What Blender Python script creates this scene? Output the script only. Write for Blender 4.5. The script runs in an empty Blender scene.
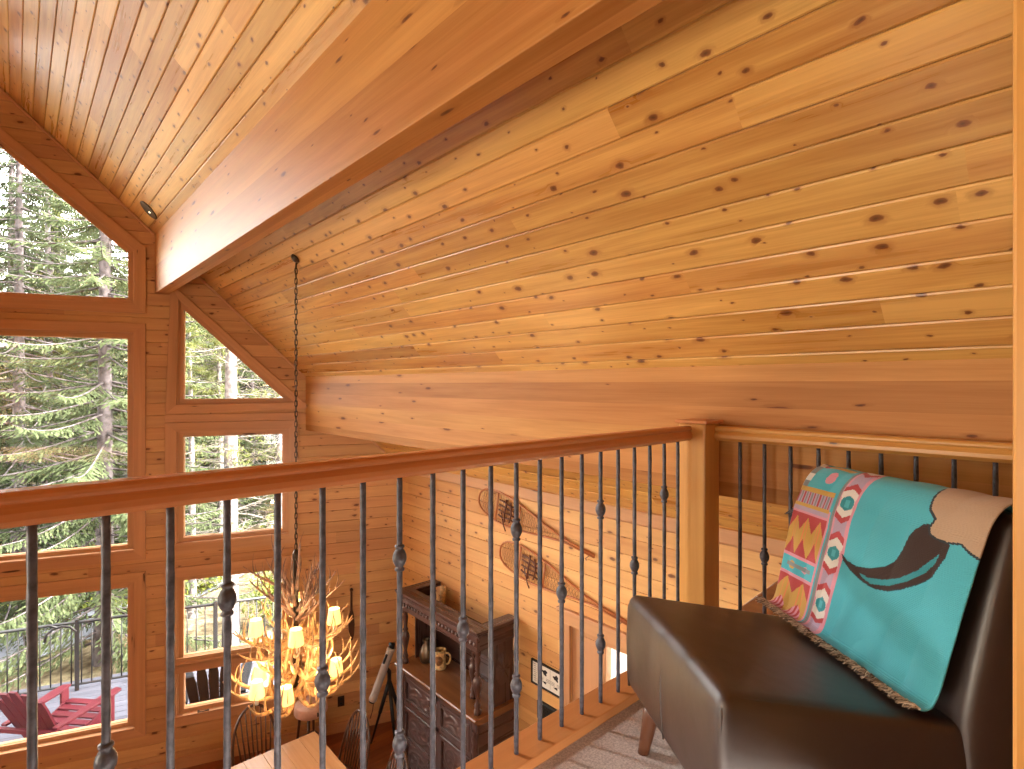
import bpy, bmesh, math, random
from mathutils import Vector, Matrix
from math import sin, cos, pi, sqrt, atan2

random.seed(7)
SC = bpy.context.scene
COL = SC.collection

# ------------------------------------------------------------------ helpers
SKY_STR = 3.5
SUN_STR = 5.0
EXPO = 0.44
SPOT_W = 600
AREAS = [
 ('great_room_lamp', 'AREA', (-4.9, 1.2, 4.8), 36, (1.0, .90, .73), (3.6, 2.6), (.78, -.62, .05)),  # added fill light out of view on the left, no fixture
 ('great_room_floor_lamp', 'AREA', (-4.4, 2.6, 3.3), 185, (1.0, .90, .73), (2.4, 1.8), (.62, -.66, .30)),  # added low fill for ceiling and beam undersides, not a real lamp
 ('loft_lamp', 'AREA', (-3.2, -.2, 3.5), 22, (1.0, .84, .60), (1.2, 1.0), (.85, -.53, .05)),  # unseen fill added to brighten the beam behind the stair railing
 ('under_loft_lamp', 'AREA', (.6, .4, 2.48), 60, (1.0, .93, .84), (1.8, 1.2), (.25, .85, -.45)),  # added fill below the loft to brighten the window wall, no fixture
]
class MB:
    """collects vertices, faces and per-corner wood coordinates of ONE mesh"""
    def __init__(s, xf=None):
        s.v = []; s.f = []; s.uv = []; s.mi = []; s.xf = xf; s.sm = []
    def face(s, pts, uvs=None, mi=0, smooth=False):
        b = len(s.v)
        for p in pts:
            s.v.append(tuple(s.xf(p)) if s.xf else tuple(p))
        s.f.append(tuple(range(b, b + len(pts))))
        s.uv.append(uvs if uvs else [(p[0], p[1]) for p in pts])
        s.mi.append(mi); s.sm.append(smooth)
    def grid(s, rows, close_u=False, close_v=False, mi=0, smooth=True, uvf=None, cap0=False, cap1=False):
        """rows: list of rings of points (all the same length)"""
        b = len(s.v); n = len(rows); m = len(rows[0])
        for r in rows:
            for p in r:
                s.v.append(tuple(s.xf(p)) if s.xf else tuple(p))
        for i in range(n if close_v else n - 1):
            for j in range(m if close_u else m - 1):
                i2 = (i + 1) % n; j2 = (j + 1) % m
                s.f.append((b + i*m + j, b + i*m + j2, b + i2*m + j2, b + i2*m + j))
                if uvf:
                    s.uv.append([uvf(i, j), uvf(i, j + 1), uvf(i + 1, j + 1), uvf(i + 1, j)])
                else:
                    s.uv.append([(i*.05, j*.02), (i*.05, j*.02 + .02), (i*.05 + .05, j*.02 + .02), (i*.05 + .05, j*.02)])
                s.mi.append(mi); s.sm.append(smooth)
        for c, i in ((cap0, 0), (cap1, n - 1)):
            if c:
                idx = [b + i*m + j for j in range(m)]
                if i == 0: idx = idx[::-1]
                s.f.append(tuple(idx)); s.uv.append([(.01*j, .01) for j in range(m)]); s.mi.append(mi); s.sm.append(False)
    def box(s, lo, hi, mi=0, off=None, L=None, M=None):
        d = [hi[i] - lo[i] for i in range(3)]
        if L is None: L = max(range(3), key=lambda i: abs(d[i]))
        if off is None: off = random.randint(0, 400)*.5 + .06
        uo = random.random()*9
        def P(i, j, k):
            return Vector((hi[0] if i else lo[0], hi[1] if j else lo[1], hi[2] if k else lo[2]))
        quads = [(2, [(0,0,0),(0,1,0),(1,1,0),(1,0,0)]), (2, [(0,0,1),(1,0,1),(1,1,1),(0,1,1)]),
                 (1, [(0,0,0),(1,0,0),(1,0,1),(0,0,1)]), (1, [(0,1,0),(0,1,1),(1,1,1),(1,1,0)]),
                 (0, [(0,0,0),(0,0,1),(0,1,1),(0,1,0)]), (0, [(1,0,0),(1,1,0),(1,1,1),(1,0,1)])]
        for n, q in quads:
            pts = [P(*c) for c in q]
            if n == L:
                a, b2 = [i for i in range(3) if i != n]
                uv = [(uo + p[a], off + p[b2] - (lo[b2] + hi[b2])*.5) for p in pts]
            else:
                m_ = [i for i in range(3) if i not in (n, L)][0]
                uv = [(uo + p[L], off + p[m_] - (lo[m_] + hi[m_])*.5) for p in pts]
            if M is not None: pts = [M @ p for p in pts]
            s.face(pts, uv, mi)
    def tube(s, pts, rad, n=8, mi=0, cap=True, smooth=True, squash=1.0):
        pts = [Vector(p) for p in pts]
        if not isinstance(rad, (list, tuple)): rad = [rad]*len(pts)
        rows = []; up = None
        for i, p in enumerate(pts):
            t = (pts[min(i+1, len(pts)-1)] - pts[max(i-1, 0)])
            if t.length < 1e-9: t = Vector((0,0,1))
            t.normalize()
            if up is None:
                up = Vector((0,0,1)) if abs(t.z) < .9 else Vector((1,0,0))
            x = up.cross(t)
            if x.length < 1e-6: x = Vector((1,0,0)).cross(t)
            x.normalize(); y = t.cross(x); up = y.copy()
            rows.append([p + (x*cos(2*pi*k/n) + y*sin(2*pi*k/n)*squash)*rad[i] for k in range(n)])
        acc = [0]
        for i in range(1, len(pts)): acc.append(acc[-1] + (pts[i]-pts[i-1]).length)
        o = random.random()*90
        s.grid(rows, close_u=True, mi=mi, smooth=smooth, cap0=cap, cap1=cap,
               uvf=lambda i, j: (acc[min(i, len(acc)-1)], o + j*.012))
    def lathe(s, prof, c=(0,0,0), n=16, mi=0, smooth=True, cap=True, ax='z'):
        rows = []
        for r, z in prof:
            ring = []
            for k in range(n):
                a = 2*pi*k/n
                p = (r*cos(a), r*sin(a), z)
                if ax == 'x': p = (z, r*cos(a), r*sin(a))
                if ax == 'y': p = (r*sin(a), z, r*cos(a))
                ring.append((p[0]+c[0], p[1]+c[1], p[2]+c[2]))
            rows.append(ring)
        s.grid(rows, close_u=True, mi=mi, smooth=smooth, cap0=cap, cap1=cap)
    def prism(s, poly, ax, a0, a1, mi=0, off=None, smooth=False):
        """extrude a 2-D polygon along axis ax (0,1,2); grain runs along ax"""
        if off is None: off = random.randint(0, 400)*.5 + .06
        uo = random.random()*9
        def P(q, a):
            if ax == 0: return (a, q[0], q[1])
            if ax == 1: return (q[0], a, q[1])
            return (q[0], q[1], a)
        n = len(poly); acc = 0
        for i in range(n):
            p, q = poly[i], poly[(i+1) % n]
            l = sqrt((p[0]-q[0])**2 + (p[1]-q[1])**2)
            s.face([P(p, a0), P(q, a0), P(q, a1), P(p, a1)],
                   [(uo+a0, off+acc), (uo+a0, off+acc+l), (uo+a1, off+acc+l), (uo+a1, off+acc)], mi, smooth)
            acc += l
        s.face([P(p, a0) for p in poly][::-1], [(p[0], off+p[1]) for p in poly][::-1], mi)
        s.face([P(p, a1) for p in poly], [(p[0], off+p[1]) for p in poly], mi)
    def build(s, name, mats, parent=None, loc=None, bevel=0, weld=False, sub=0, seg=2):
        me = bpy.data.meshes.new(name)
        me.from_pydata(s.v, [], s.f)
        uvl = me.uv_layers.new(name='wood')
        flat = []
        for u in s.uv:
            for a, b in u: flat.append(a); flat.append(b)
        uvl.data.foreach_set('uv', flat)
        if not isinstance(mats, (list, tuple)): mats = [mats]
        for m in mats: me.materials.append(m)
        me.polygons.foreach_set('material_index', s.mi)
        me.polygons.foreach_set('use_smooth', s.sm)
        if weld or bevel:
            bm = bmesh.new(); bm.from_mesh(me)
            bmesh.ops.remove_doubles(bm, verts=bm.verts, dist=1e-5)
            bmesh.ops.recalc_face_normals(bm, faces=bm.faces)
            bm.to_mesh(me); bm.free()
        me.update()
        o = bpy.data.objects.new(name, me); COL.objects.link(o)
        if parent: o.parent = parent
        if loc: o.location = loc
        if bevel:
            md = o.modifiers.new('bevel', 'BEVEL'); md.width = bevel; md.segments = seg
            md.limit_method = 'ANGLE'; md.angle_limit = .6
        if sub:
            md = o.modifiers.new('sub', 'SUBSURF'); md.levels = sub; md.render_levels = sub
        return o

def rbox(mb, size, r, n=(10, 10, 8), deform=None, mi=0):
    """box with rounded edges, centred at the origin; deform(p)->p"""
    h = Vector(size)*.5
    def lin(hh, k):
        inner = hh - r
        e = [-hh + r*(1-cos(pi/2*i/4)) for i in range(4)]
        return e + [-inner + 2*inner*i/k for i in range(k+1)] + [-x for x in e[::-1]]
    ls = [lin(h[i], n[i]) for i in range(3)]
    def m(p):
        p = Vector(p)
        q = Vector([max(-(h[i]-r), min(h[i]-r, p[i])) for i in range(3)])
        d = p - q
        if d.length > 1e-9: p = q + d.normalized()*r
        return deform(p) if deform else p
    for ax in range(3):
        a, b = [(1,2),(2,0),(0,1)][ax]
        for sgn in (-1, 1):
            rows = []
            A = ls[a]; B = ls[b]
            for x in (A if sgn > 0 else A[::-1]):
                row = []
                for y in B:
                    p = [0,0,0]; p[ax] = sgn*h[ax]; p[a] = x; p[b] = y
                    row.append(m(p))
                rows.append(row)
            rows = [r_[::-1] for r_ in rows] if False else rows
            mb.grid(rows, mi=mi, smooth=True)

def tag(o, label=None, cat=None, group=None, kind=None):
    if label: o['label'] = label
    if cat: o['category'] = cat
    if group: o['group'] = group
    if kind: o['kind'] = kind
    return o
def empty(name, loc=(0,0,0), rz=0, label=None, cat=None, group=None):
    o = bpy.data.objects.new(name, None); COL.objects.link(o)
    o.location = loc; o.rotation_euler = (0,0,rz); o.empty_display_size = .1
    return tag(o, label, cat, group)
def kids(o): return [c for c in bpy.data.objects if c.parent == o]
def copy_tree(o, parent=None):
    ks = list(o.children)
    c = o.copy(); COL.objects.link(c)
    if parent: c.parent = parent; c.matrix_parent_inverse = o.matrix_parent_inverse.copy()
    for k in ks: copy_tree(k, c)
    return c
def struct(name, mb, mats, **kw):
    return tag(mb.build(name, mats, **kw), kind='structure')

# ------------------------------------------------------------------ materials
def srgb(r, g, b):
    f = lambda c: (c/255/12.92) if c/255 <= .04045 else ((c/255+.055)/1.055)**2.4
    return (f(r), f(g), f(b), 1)

class NT:
    def __init__(s, name):
        s.m = bpy.data.materials.new(name); s.m.use_nodes = True
        s.t = s.m.node_tree; s.t.nodes.clear()
        s.out = s.t.nodes.new('ShaderNodeOutputMaterial')
    def n(s, typ, **kw):
        nd = s.t.nodes.new(typ)
        for k, v in kw.items():
            if k == 'ins':
                for a, b in v.items():
                    if hasattr(b, 'is_output'): s.t.links.new(b, nd.inputs[a])
                    else: nd.inputs[a].default_value = b
            else: setattr(nd, k, v)
        return nd
    def math(s, op, a, b=0, c=0, clamp=False):
        nd = s.n('ShaderNodeMath', operation=op, use_clamp=clamp)
        for i, x in enumerate((a, b, c)):
            if hasattr(x, 'is_output'): s.t.links.new(x, nd.inputs[i])
            else: nd.inputs[i].default_value = x
        return nd.outputs[0]
    def mix(s, f, a, b, blend='MIX'):
        nd = s.n('ShaderNodeMix', data_type='RGBA', blend_type=blend)
        for i, x in ((0, f), (6, a), (7, b)):
            if hasattr(x, 'is_output'): s.t.links.new(x, nd.inputs[i])
            else: nd.inputs[i].default_value = x
        return nd.outputs[2]
    def xyz(s, a, b, c):
        return s.n('ShaderNodeCombineXYZ', ins={0: a, 1: b, 2: c}).outputs[0]
    def smooth(s, x, e0, e1):
        return s.n('ShaderNodeMapRange', interpolation_type='SMOOTHSTEP', ins={0: x, 1: e0, 2: e1, 3: 0.0, 4: 1.0}).outputs[0]
    def bsdf(s, **kw):
        b = s.n('ShaderNodeBsdfPrincipled')
        for k, v in kw.items():
            k = k.replace('_', ' ')
            if hasattr(v, 'is_output'): s.t.links.new(v, b.inputs[k])
            else: b.inputs[k].default_value = v
        s.t.links.new(b.outputs[0], s.out.inputs[0])
        return b

def wood(name, dark, light, pitch=.125, knots=.55, rough=.32, kx=4.2, ky=9., kcol=(70, 32, 14), var=1.0, seglen=3.1, coat=.0, grain=1.0, bump=.12, rvar=.12, spec=.5):
    t = NT(name)
    uv = t.n('ShaderNodeUVMap', uv_map='wood').outputs[0]
    sp = t.n('ShaderNodeSeparateXYZ', ins={0: uv})
    U, V = sp.outputs[0], sp.outputs[1]
    bid = t.math('FLOOR', t.math('DIVIDE', V, pitch))
    wn = t.n('ShaderNodeTexWhiteNoise', noise_dimensions='1D', ins={'W': bid}).outputs[0]
    U2 = t.math('ADD', U, t.math('MULTIPLY', wn, 17.3))
    seg = t.math('FLOOR', t.math('DIVIDE', U2, seglen))
    w2 = t.n('ShaderNodeTexWhiteNoise', noise_dimensions='2D', ins={0: t.xyz(bid, seg, 0.0)})
    r1 = w2.outputs[0]
    rc = t.n('ShaderNodeSeparateColor', ins={0: w2.outputs[1]})
    # knots
    kp = t.xyz(t.math('MULTIPLY', U2, kx), t.math('MULTIPLY', V, ky), 0.0)
    wob = t.n('ShaderNodeTexNoise', noise_dimensions='2D', ins={'Vector': kp, 'Scale': 5.0, 'Detail': 2.0})
    kp2 = t.n('ShaderNodeVectorMath', operation='MULTIPLY_ADD', ins={0: wob.outputs[1], 1: (.10, .10, 0), 2: kp}).outputs[0]
    vo = t.n('ShaderNodeTexVoronoi', voronoi_dimensions='2D', ins={'Vector': kp2, 'Scale': 1.0, 'Randomness': 1.0})
    cc = t.n('ShaderNodeSeparateColor', ins={0: vo.outputs['Color']})
    has = t.math('LESS_THAN', cc.outputs[0], knots)
    rad = t.math('MULTIPLY_ADD', t.math('POWER', cc.outputs[1], 2.0), .105, .03)
    q = t.math('DIVIDE', vo.outputs['Distance'], rad)
    km = t.math('MULTIPLY', t.math('SUBTRACT', 1.0, t.smooth(q, .72, 1.15)), has)
    halo = t.math('MULTIPLY', t.math('SUBTRACT', 1.0, t.smooth(q, .9, 2.6)), has)
    # grain, bent round the knots
    gv = t.xyz(t.math('MULTIPLY', U2, .8), t.math('MULTIPLY_ADD', halo, .35, t.math('MULTIPLY', V, 15.)), t.math('MULTIPLY', r1, 40.))
    g1 = t.n('ShaderNodeTexNoise', ins={'Vector': gv, 'Scale': 1.0, 'Detail': 4.0, 'Roughness': .62, 'Distortion': .35}).outputs[0]
    gv2 = t.xyz(t.math('MULTIPLY', U2, 3.5), t.math('MULTIPLY', V, 160.), t.math('MULTIPLY', r1, 11.))
    g2 = t.n('ShaderNodeTexNoise', ins={'Vector': gv2, 'Scale': 1.0, 'Detail': 2.0}).outputs[0]
    tone = t.math('ADD', t.math('MULTIPLY', t.math('SUBTRACT', r1, .5), .75*var),
                  t.math('ADD', t.math('MULTIPLY', t.math('SUBTRACT', g1, .5), 1.5*grain), t.math('MULTIPLY', t.math('SUBTRACT', g2, .5), .35*grain)))
    tone = t.math('ADD', tone, .5, clamp=True)
    c = t.mix(tone, srgb(*dark), srgb(*light))
    hs = t.n('ShaderNodeHueSaturation', ins={'Hue': t.math('MULTIPLY_ADD', rc.outputs[1], .010*var, .5-.006*var), 'Saturation': 1.0,
             'Value': t.math('MULTIPLY_ADD', rc.outputs[2], .22*var, 1-.11*var), 'Color': c}).outputs[0]
    c = t.mix(t.math('MULTIPLY', halo, .35), hs, srgb(*[int(x*.6+y*.4) for x, y in zip(dark, kcol)]))
    kc = t.mix(t.smooth(q, .0, .8), srgb(*[int(x*.62) for x in kcol]), srgb(*kcol))
    c = t.mix(t.math('MULTIPLY', km, .88), c, kc)
    ro = t.math('MULTIPLY_ADD', g1, rvar, rough - rvar*.5)
    bp = t.n('ShaderNodeBump', ins={'Strength': bump, 'Distance': .004, 'Height': t.math('ADD', g1, t.math('MULTIPLY', g2, .3))})
    t.bsdf(Base_Color=c, Roughness=ro, Normal=bp.outputs[0], Coat_Weight=coat, Coat_Roughness=.15, Specular_IOR_Level=spec)
    return t.m

def plain(name, col, rough=.5, metal=0, noise=0, nscale=30, bump=0, spec=.5, coat=0, bscale=200, emit=None, estr=0, sheen=0, sub=0):
    t = NT(name)
    tc = t.n('ShaderNodeTexCoord').outputs['Object']
    c = srgb(*col)
    if noise:
        nn = t.n('ShaderNodeTexNoise', ins={'Vector': tc, 'Scale': nscale, 'Detail': 4.0}).outputs[0]
        k = 1-noise
        c = t.mix(t.smooth(nn, .3, .7), srgb(*[x*k for x in col]), srgb(*[min(255, x*(1+noise*.6)) for x in col]))
    kw = {}
    if bump:
        bn = t.n('ShaderNodeTexNoise', ins={'Vector': tc, 'Scale': bscale, 'Detail': 3.0}).outputs[0]
        kw['Normal'] = t.n('ShaderNodeBump', ins={'Strength': bump, 'Distance': .002, 'Height': bn}).outputs[0]
    if emit:
        kw['Emission_Color'] = srgb(*emit); kw['Emission_Strength'] = estr
    t.bsdf(Base_Color=c, Roughness=rough, Metallic=metal, Specular_IOR_Level=spec, Coat_Weight=coat, Sheen_Weight=sheen, Subsurface_Weight=sub, **kw)
    return t.m

def glass(name, tint=(1, 1, 1)):
    t = NT(name)
    tr = t.n('ShaderNodeBsdfTransparent', ins={0: (*tint, 1)})
    gl = t.n('ShaderNodeBsdfGlossy', ins={'Roughness': .02, 'Color': (1, 1, 1, 1)})
    fr = t.n('ShaderNodeFresnel', ins={'IOR': 1.45})
    mx = t.n('ShaderNodeMixShader', ins={0: t.math('MULTIPLY', fr.outputs[0], .8), 1: tr.outputs[0], 2: gl.outputs[0]})
    t.t.links.new(mx.outputs[0], t.out.inputs[0])
    return t.m

def leafmat(name, c0, c1, trans=.35, scale=1.2):
    t = NT(name)
    geo = t.n('ShaderNodeNewGeometry')
    nn = t.n('ShaderNodeTexNoise', ins={'Vector': geo.outputs['Position'], 'Scale': scale, 'Detail': 3.0}).outputs[0]
    ri = geo.outputs['Random Per Island']
    f = t.math('ADD', t.math('MULTIPLY', nn, .6), t.math('MULTIPLY', ri, .45), clamp=True)
    c = t.mix(f, srgb(*c0), srgb(*c1))
    d = t.n('ShaderNodeBsdfDiffuse', ins={0: c})
    tl = t.n('ShaderNodeBsdfTranslucent', ins={0: c})
    mx = t.n('ShaderNodeMixShader', ins={0: trans, 1: d.outputs[0], 2: tl.outputs[0]})
    t.t.links.new(mx.outputs[0], t.out.inputs[0])
    return t.m

M = {}
M['ceil'] = wood('cedar_ceiling_boards', (170, 112, 50), (226, 180, 104), pitch=.1214, rough=.29, knots=.85, kx=5.6, kcol=(122, 68, 38), var=.95, coat=.05, spec=.5, grain=1.2)
M['wall'] = wood('cedar_wall_boards', (182, 134, 88), (214, 170, 116), pitch=.128, rough=.5, knots=.65, kcol=(112, 60, 32), var=.9)
M['wallr'] = wood('pale_cedar_wall_boards', (192, 138, 80), (224, 176, 114), pitch=.128, rough=.5, knots=.6, kcol=(118, 66, 36), var=.8)
M['beam'] = wood('glulam_beam', (160, 104, 50), (200, 146, 84), pitch=.118, rough=.46, knots=.4, kx=2.2, ky=9, var=.8, seglen=50, bump=.05, rvar=.08, kcol=(112, 62, 34), spec=.2)
M['trim'] = wood('fir_trim', (180, 132, 92), (206, 158, 114), pitch=.5, rough=.36, knots=.12, kx=1.5, ky=8, var=.5, seglen=50, bump=.05)
M['rail'] = wood('stained_handrail', (182, 116, 70), (210, 144, 96), pitch=.5, rough=.26, knots=.03, kx=1.5, ky=8, var=.3, seglen=50, bump=.05, rvar=.04)
M['plate'] = wood('fir_plate', (168, 104, 56), (200, 138, 84), pitch=.5, rough=.3, knots=.1, kx=1.5, ky=8, var=.3, seglen=50, bump=.05)
M['newel'] = wood('newel_wood', (190, 132, 66), (220, 166, 92), pitch=.5, rough=.32, knots=.16, kx=3, ky=8, var=.2, seglen=50, bump=.05)
M['floor'] = wood('main_floor_boards', (120, 66, 34), (160, 94, 50), pitch=.1, rough=.3, knots=.2, seglen=1.6)
M['table'] = wood('table_wood', (190, 140, 96), (218, 172, 126), pitch=.5, rough=.2, knots=.1, kx=2, ky=6, var=.3, seglen=50, bump=.04, rvar=.04, coat=.3)
M['chairwood'] = wood('windsor_chair_wood', (58, 36, 24), (92, 58, 36), pitch=.5, rough=.3, knots=0, var=.3, seglen=50, bump=.05)
M['oak'] = wood('dark_carved_oak', (52, 34, 30), (84, 58, 52), pitch=.5, rough=.28, knots=.02, var=.3, seglen=50, bump=.1)
M['oaktop'] = wood('worktop_oak', (96, 58, 34), (134, 86, 50), pitch=.5, rough=.18, knots=.02, var=.3, seglen=50, bump=.05, rvar=.04)
M['legwood'] = wood('chair_leg_wood', (70, 40, 24), (96, 56, 34), pitch=.5, rough=.35, knots=0, var=.3, seglen=50)
M['ash'] = wood('snowshoe_ash', (150, 84, 40), (190, 118, 62), pitch=.5, rough=.4, knots=0, var=.3, seglen=50)
M['deck'] = wood('weathered_deck_boards', (62, 63, 72), (82, 83, 94), pitch=.145, rough=.8, knots=.2, kcol=(50, 50, 54), seglen=3.0, spec=.1)
M['redwood'] = wood('red_painted_wood', (64, 15, 23), (90, 25, 38), pitch=.5, rough=.55, knots=0, var=.3, seglen=50, spec=.2)
M['blackwood'] = wood('black_painted_wood', (11, 12, 15), (18, 19, 24), pitch=.5, rough=.55, knots=0, var=.3, seglen=50, spec=.2)
M['iron'] = plain('wrought_iron', (76, 75, 84), rough=.4, metal=.15, noise=.22, nscale=60, bump=.5, bscale=90)
M['black'] = plain('black_metal', (26, 26, 28), rough=.45, metal=.2)
M['bronze'] = plain('dark_bronze', (72, 58, 46), rough=.35, metal=.8)
M['steel'] = plain('brushed_steel', (170, 170, 170), rough=.3, metal=.9)
M['carpet'] = None
M['glass'] = glass('window_glass')
M['antler'] = plain('antler_bone', (214, 170, 116), rough=.45, noise=.3, nscale=14)
M['antlertip'] = plain('weathered_antler', (150, 112, 88), rough=.5, noise=.35, nscale=14)
M['frost'] = plain('frosted_lens', (176, 180, 178), rough=.25)
M['spot'] = plain('lamp_bulb', (255, 250, 235), emit=(255, 240, 210), estr=6)
M['white'] = plain('white_vinyl', (236, 236, 232), rough=.5, spec=.3)
M['paper'] = plain('white_paper', (228, 224, 214), rough=.8, spec=.2)
M['ink'] = plain('printed_ink', (40, 38, 42), rough=.7, spec=.2)
M['stone'] = plain('beige_stoneware', (206, 170, 116), rough=.35, noise=.2, nscale=40)
M['relief'] = plain('brown_glaze', (130, 84, 44), rough=.35, noise=.2, nscale=40)
M['silver'] = plain('tarnished_pewter', (120, 104, 88), rough=.28, metal=.85)
M['tube'] = plain('grey_enamel', (176, 166, 160), rough=.3, noise=.08, nscale=8)
M['web'] = plain('rawhide_lacing', (158, 106, 60), rough=.6)
M['leatherstrap'] = plain('brown_strap', (96, 50, 26), rough=.5)
M['pinkseat'] = plain('pale_pine_seat', (204, 160, 138), rough=.4, noise=.1, nscale=10)
M['bark'] = plain('pine_bark', (104, 98, 97), rough=.9, noise=.35, nscale=9, bump=1.0, bscale=14, spec=.1)
M['barkd'] = plain('spruce_bark', (84, 78, 80), rough=.9, noise=.35, nscale=9, bump=1.0, bscale=14, spec=.1)
M['twig'] = plain('bare_twigs', (98, 93, 88), rough=.9, spec=.1)
M['spruce'] = leafmat('spruce_needles', (32, 44, 30), (106, 116, 84))
M['spruce2'] = leafmat('far_spruce_needles', (24, 34, 26), (72, 82, 58))
M['pineleaf'] = leafmat('pine_needles', (56, 66, 40), (130, 136, 80))
M['shrub'] = leafmat('shrub_leaves', (70, 84, 36), (140, 146, 70))

def leather():
    t = NT('dark_brown_leather')
    tc = t.n('ShaderNodeTexCoord').outputs['Object']
    vo = t.n('ShaderNodeTexVoronoi', feature='DISTANCE_TO_EDGE', ins={'Vector': tc, 'Scale': 380.0}).outputs[0]
    n1 = t.n('ShaderNodeTexNoise', ins={'Vector': tc, 'Scale': 7.0, 'Detail': 3.0}).outputs[0]
    n2 = t.n('ShaderNodeTexNoise', ins={'Vector': tc, 'Scale': 11.0, 'Detail': 2.0}).outputs[0]
    c = t.mix(n1, srgb(36, 23, 20), srgb(54, 35, 29))
    h = t.math('ADD', t.math('MULTIPLY', t.smooth(vo, 0.0, .12), .12), t.math('MULTIPLY', n2, 3.0))
    bp = t.n('ShaderNodeBump', ins={'Strength': .3, 'Distance': .004, 'Height': h})
    t.bsdf(Base_Color=c, Roughness=t.math('MULTIPLY_ADD', n1, .12, .31), Normal=bp.outputs[0], Specular_IOR_Level=.9, Coat_Weight=.25, Coat_Roughness=.35)
    return t.m
M['leather'] = leather()

def carpet():
    t = NT('beige_carpet')
    tc = t.n('ShaderNodeTexCoord').outputs['Object']
    n1 = t.n('ShaderNodeTexNoise', ins={'Vector': tc, 'Scale': 120.0, 'Detail': 3.0}).outputs[0]
    n2 = t.n('ShaderNodeTexNoise', ins={'Vector': tc, 'Scale': 420.0, 'Detail': 2.0}).outputs[0]
    f = t.smooth(t.math('ADD', t.math('MULTIPLY', n1, .5), t.math('MULTIPLY', n2, .5)), .38, .62)
    c = t.mix(f, srgb(176, 156, 146), srgb(226, 208, 198))
    bp = t.n('ShaderNodeBump', ins={'Strength': .9, 'Distance': .01, 'Height': n2})
    t.bsdf(Base_Color=c, Roughness=1.0, Normal=bp.outputs[0], Specular_IOR_Level=.1, Sheen_Weight=.3)
    return t.m
M['carpet'] = carpet()

def cloth():
    t = NT('woven_throw')
    at = t.n('ShaderNodeVertexColor', layer_name='weave').outputs[0]
    tc = t.n('ShaderNodeUVMap', uv_map='wood').outputs[0]
    n1 = t.n('ShaderNodeTexNoise', ins={'Vector': tc, 'Scale': 260.0, 'Detail': 2.0}).outputs[0]
    wv = t.n('ShaderNodeTexWave', wave_type='BANDS', bands_direction='Y', ins={'Vector': tc, 'Scale': 70.0, 'Distortion': .6}).outputs[0]
    c = t.mix(.25, at, t.mix(n1, (.35, .35, .35, 1), (1, 1, 1, 1)), 'MULTIPLY')
    bp = t.n('ShaderNodeBump', ins={'Strength': .35, 'Distance': .003, 'Height': t.math('ADD', n1, wv)})
    t.bsdf(Base_Color=c, Roughness=.95, Normal=bp.outputs[0], Specular_IOR_Level=.15, Sheen_Weight=.2)
    return t.m
M['cloth'] = cloth()
def yarn(name, c0, c1):
    t = NT(name)
    g = t.n('ShaderNodeNewGeometry').outputs['Random Per Island']
    t.bsdf(Base_Color=t.mix(g, srgb(*c0), srgb(*c1)), Roughness=.95, Specular_IOR_Level=.1)
    return t.m
M['yarn'] = yarn('fringe_yarn', (96, 84, 78), (246, 228, 206))
M['yarnd'] = yarn('dark_fringe_yarn', (30, 34, 44), (120, 120, 128))
M['shade'] = None
def shade():
    t = NT('parchment_shade')
    b = t.bsdf(Base_Color=srgb(240, 214, 160), Roughness=.7, Emission_Color=srgb(255, 208, 120), Emission_Strength=1.15)
    return t.m
M['shade'] = shade()
M['bulbwarm'] = plain('warm_bulb', (255, 240, 200), emit=(255, 220, 150), estr=12)

def blindmat():
    t = NT('translucent_blind')
    mx = t.n('ShaderNodeMixShader', ins={0: .6, 1: t.n('ShaderNodeBsdfDiffuse', ins={0: (.9, .9, .88, 1)}).outputs[0], 2: t.n('ShaderNodeBsdfTranslucent', ins={0: (.9, .9, .88, 1)}).outputs[0]})
    t.t.links.new(mx.outputs[0], t.out.inputs[0])
    return t.m
M['blind'] = blindmat()
# ------------------------------------------------------------------ constants (metres, z = 0 on the main floor)
EYE = 4.09
LOFT = 2.826
KR = 6.83; RM = 1.07            # roof plane: z = KR - RM*x, ridge at x = RIDGE
RQ = sqrt(1 + RM*RM)
RIDGE = -1.0
EAVE = 3.466
LEFTX = 2*RIDGE - EAVE
S = .364
def wally(x):
    return 7.2 - S*x if x >= RIDGE else 7.2 - S*RIDGE - S*(RIDGE - x)
NL = sqrt(1 + S*S)

def roofz(x): return KR - RM*x if x >= RIDGE else KR - RM*(2*RIDGE - x)

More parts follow.
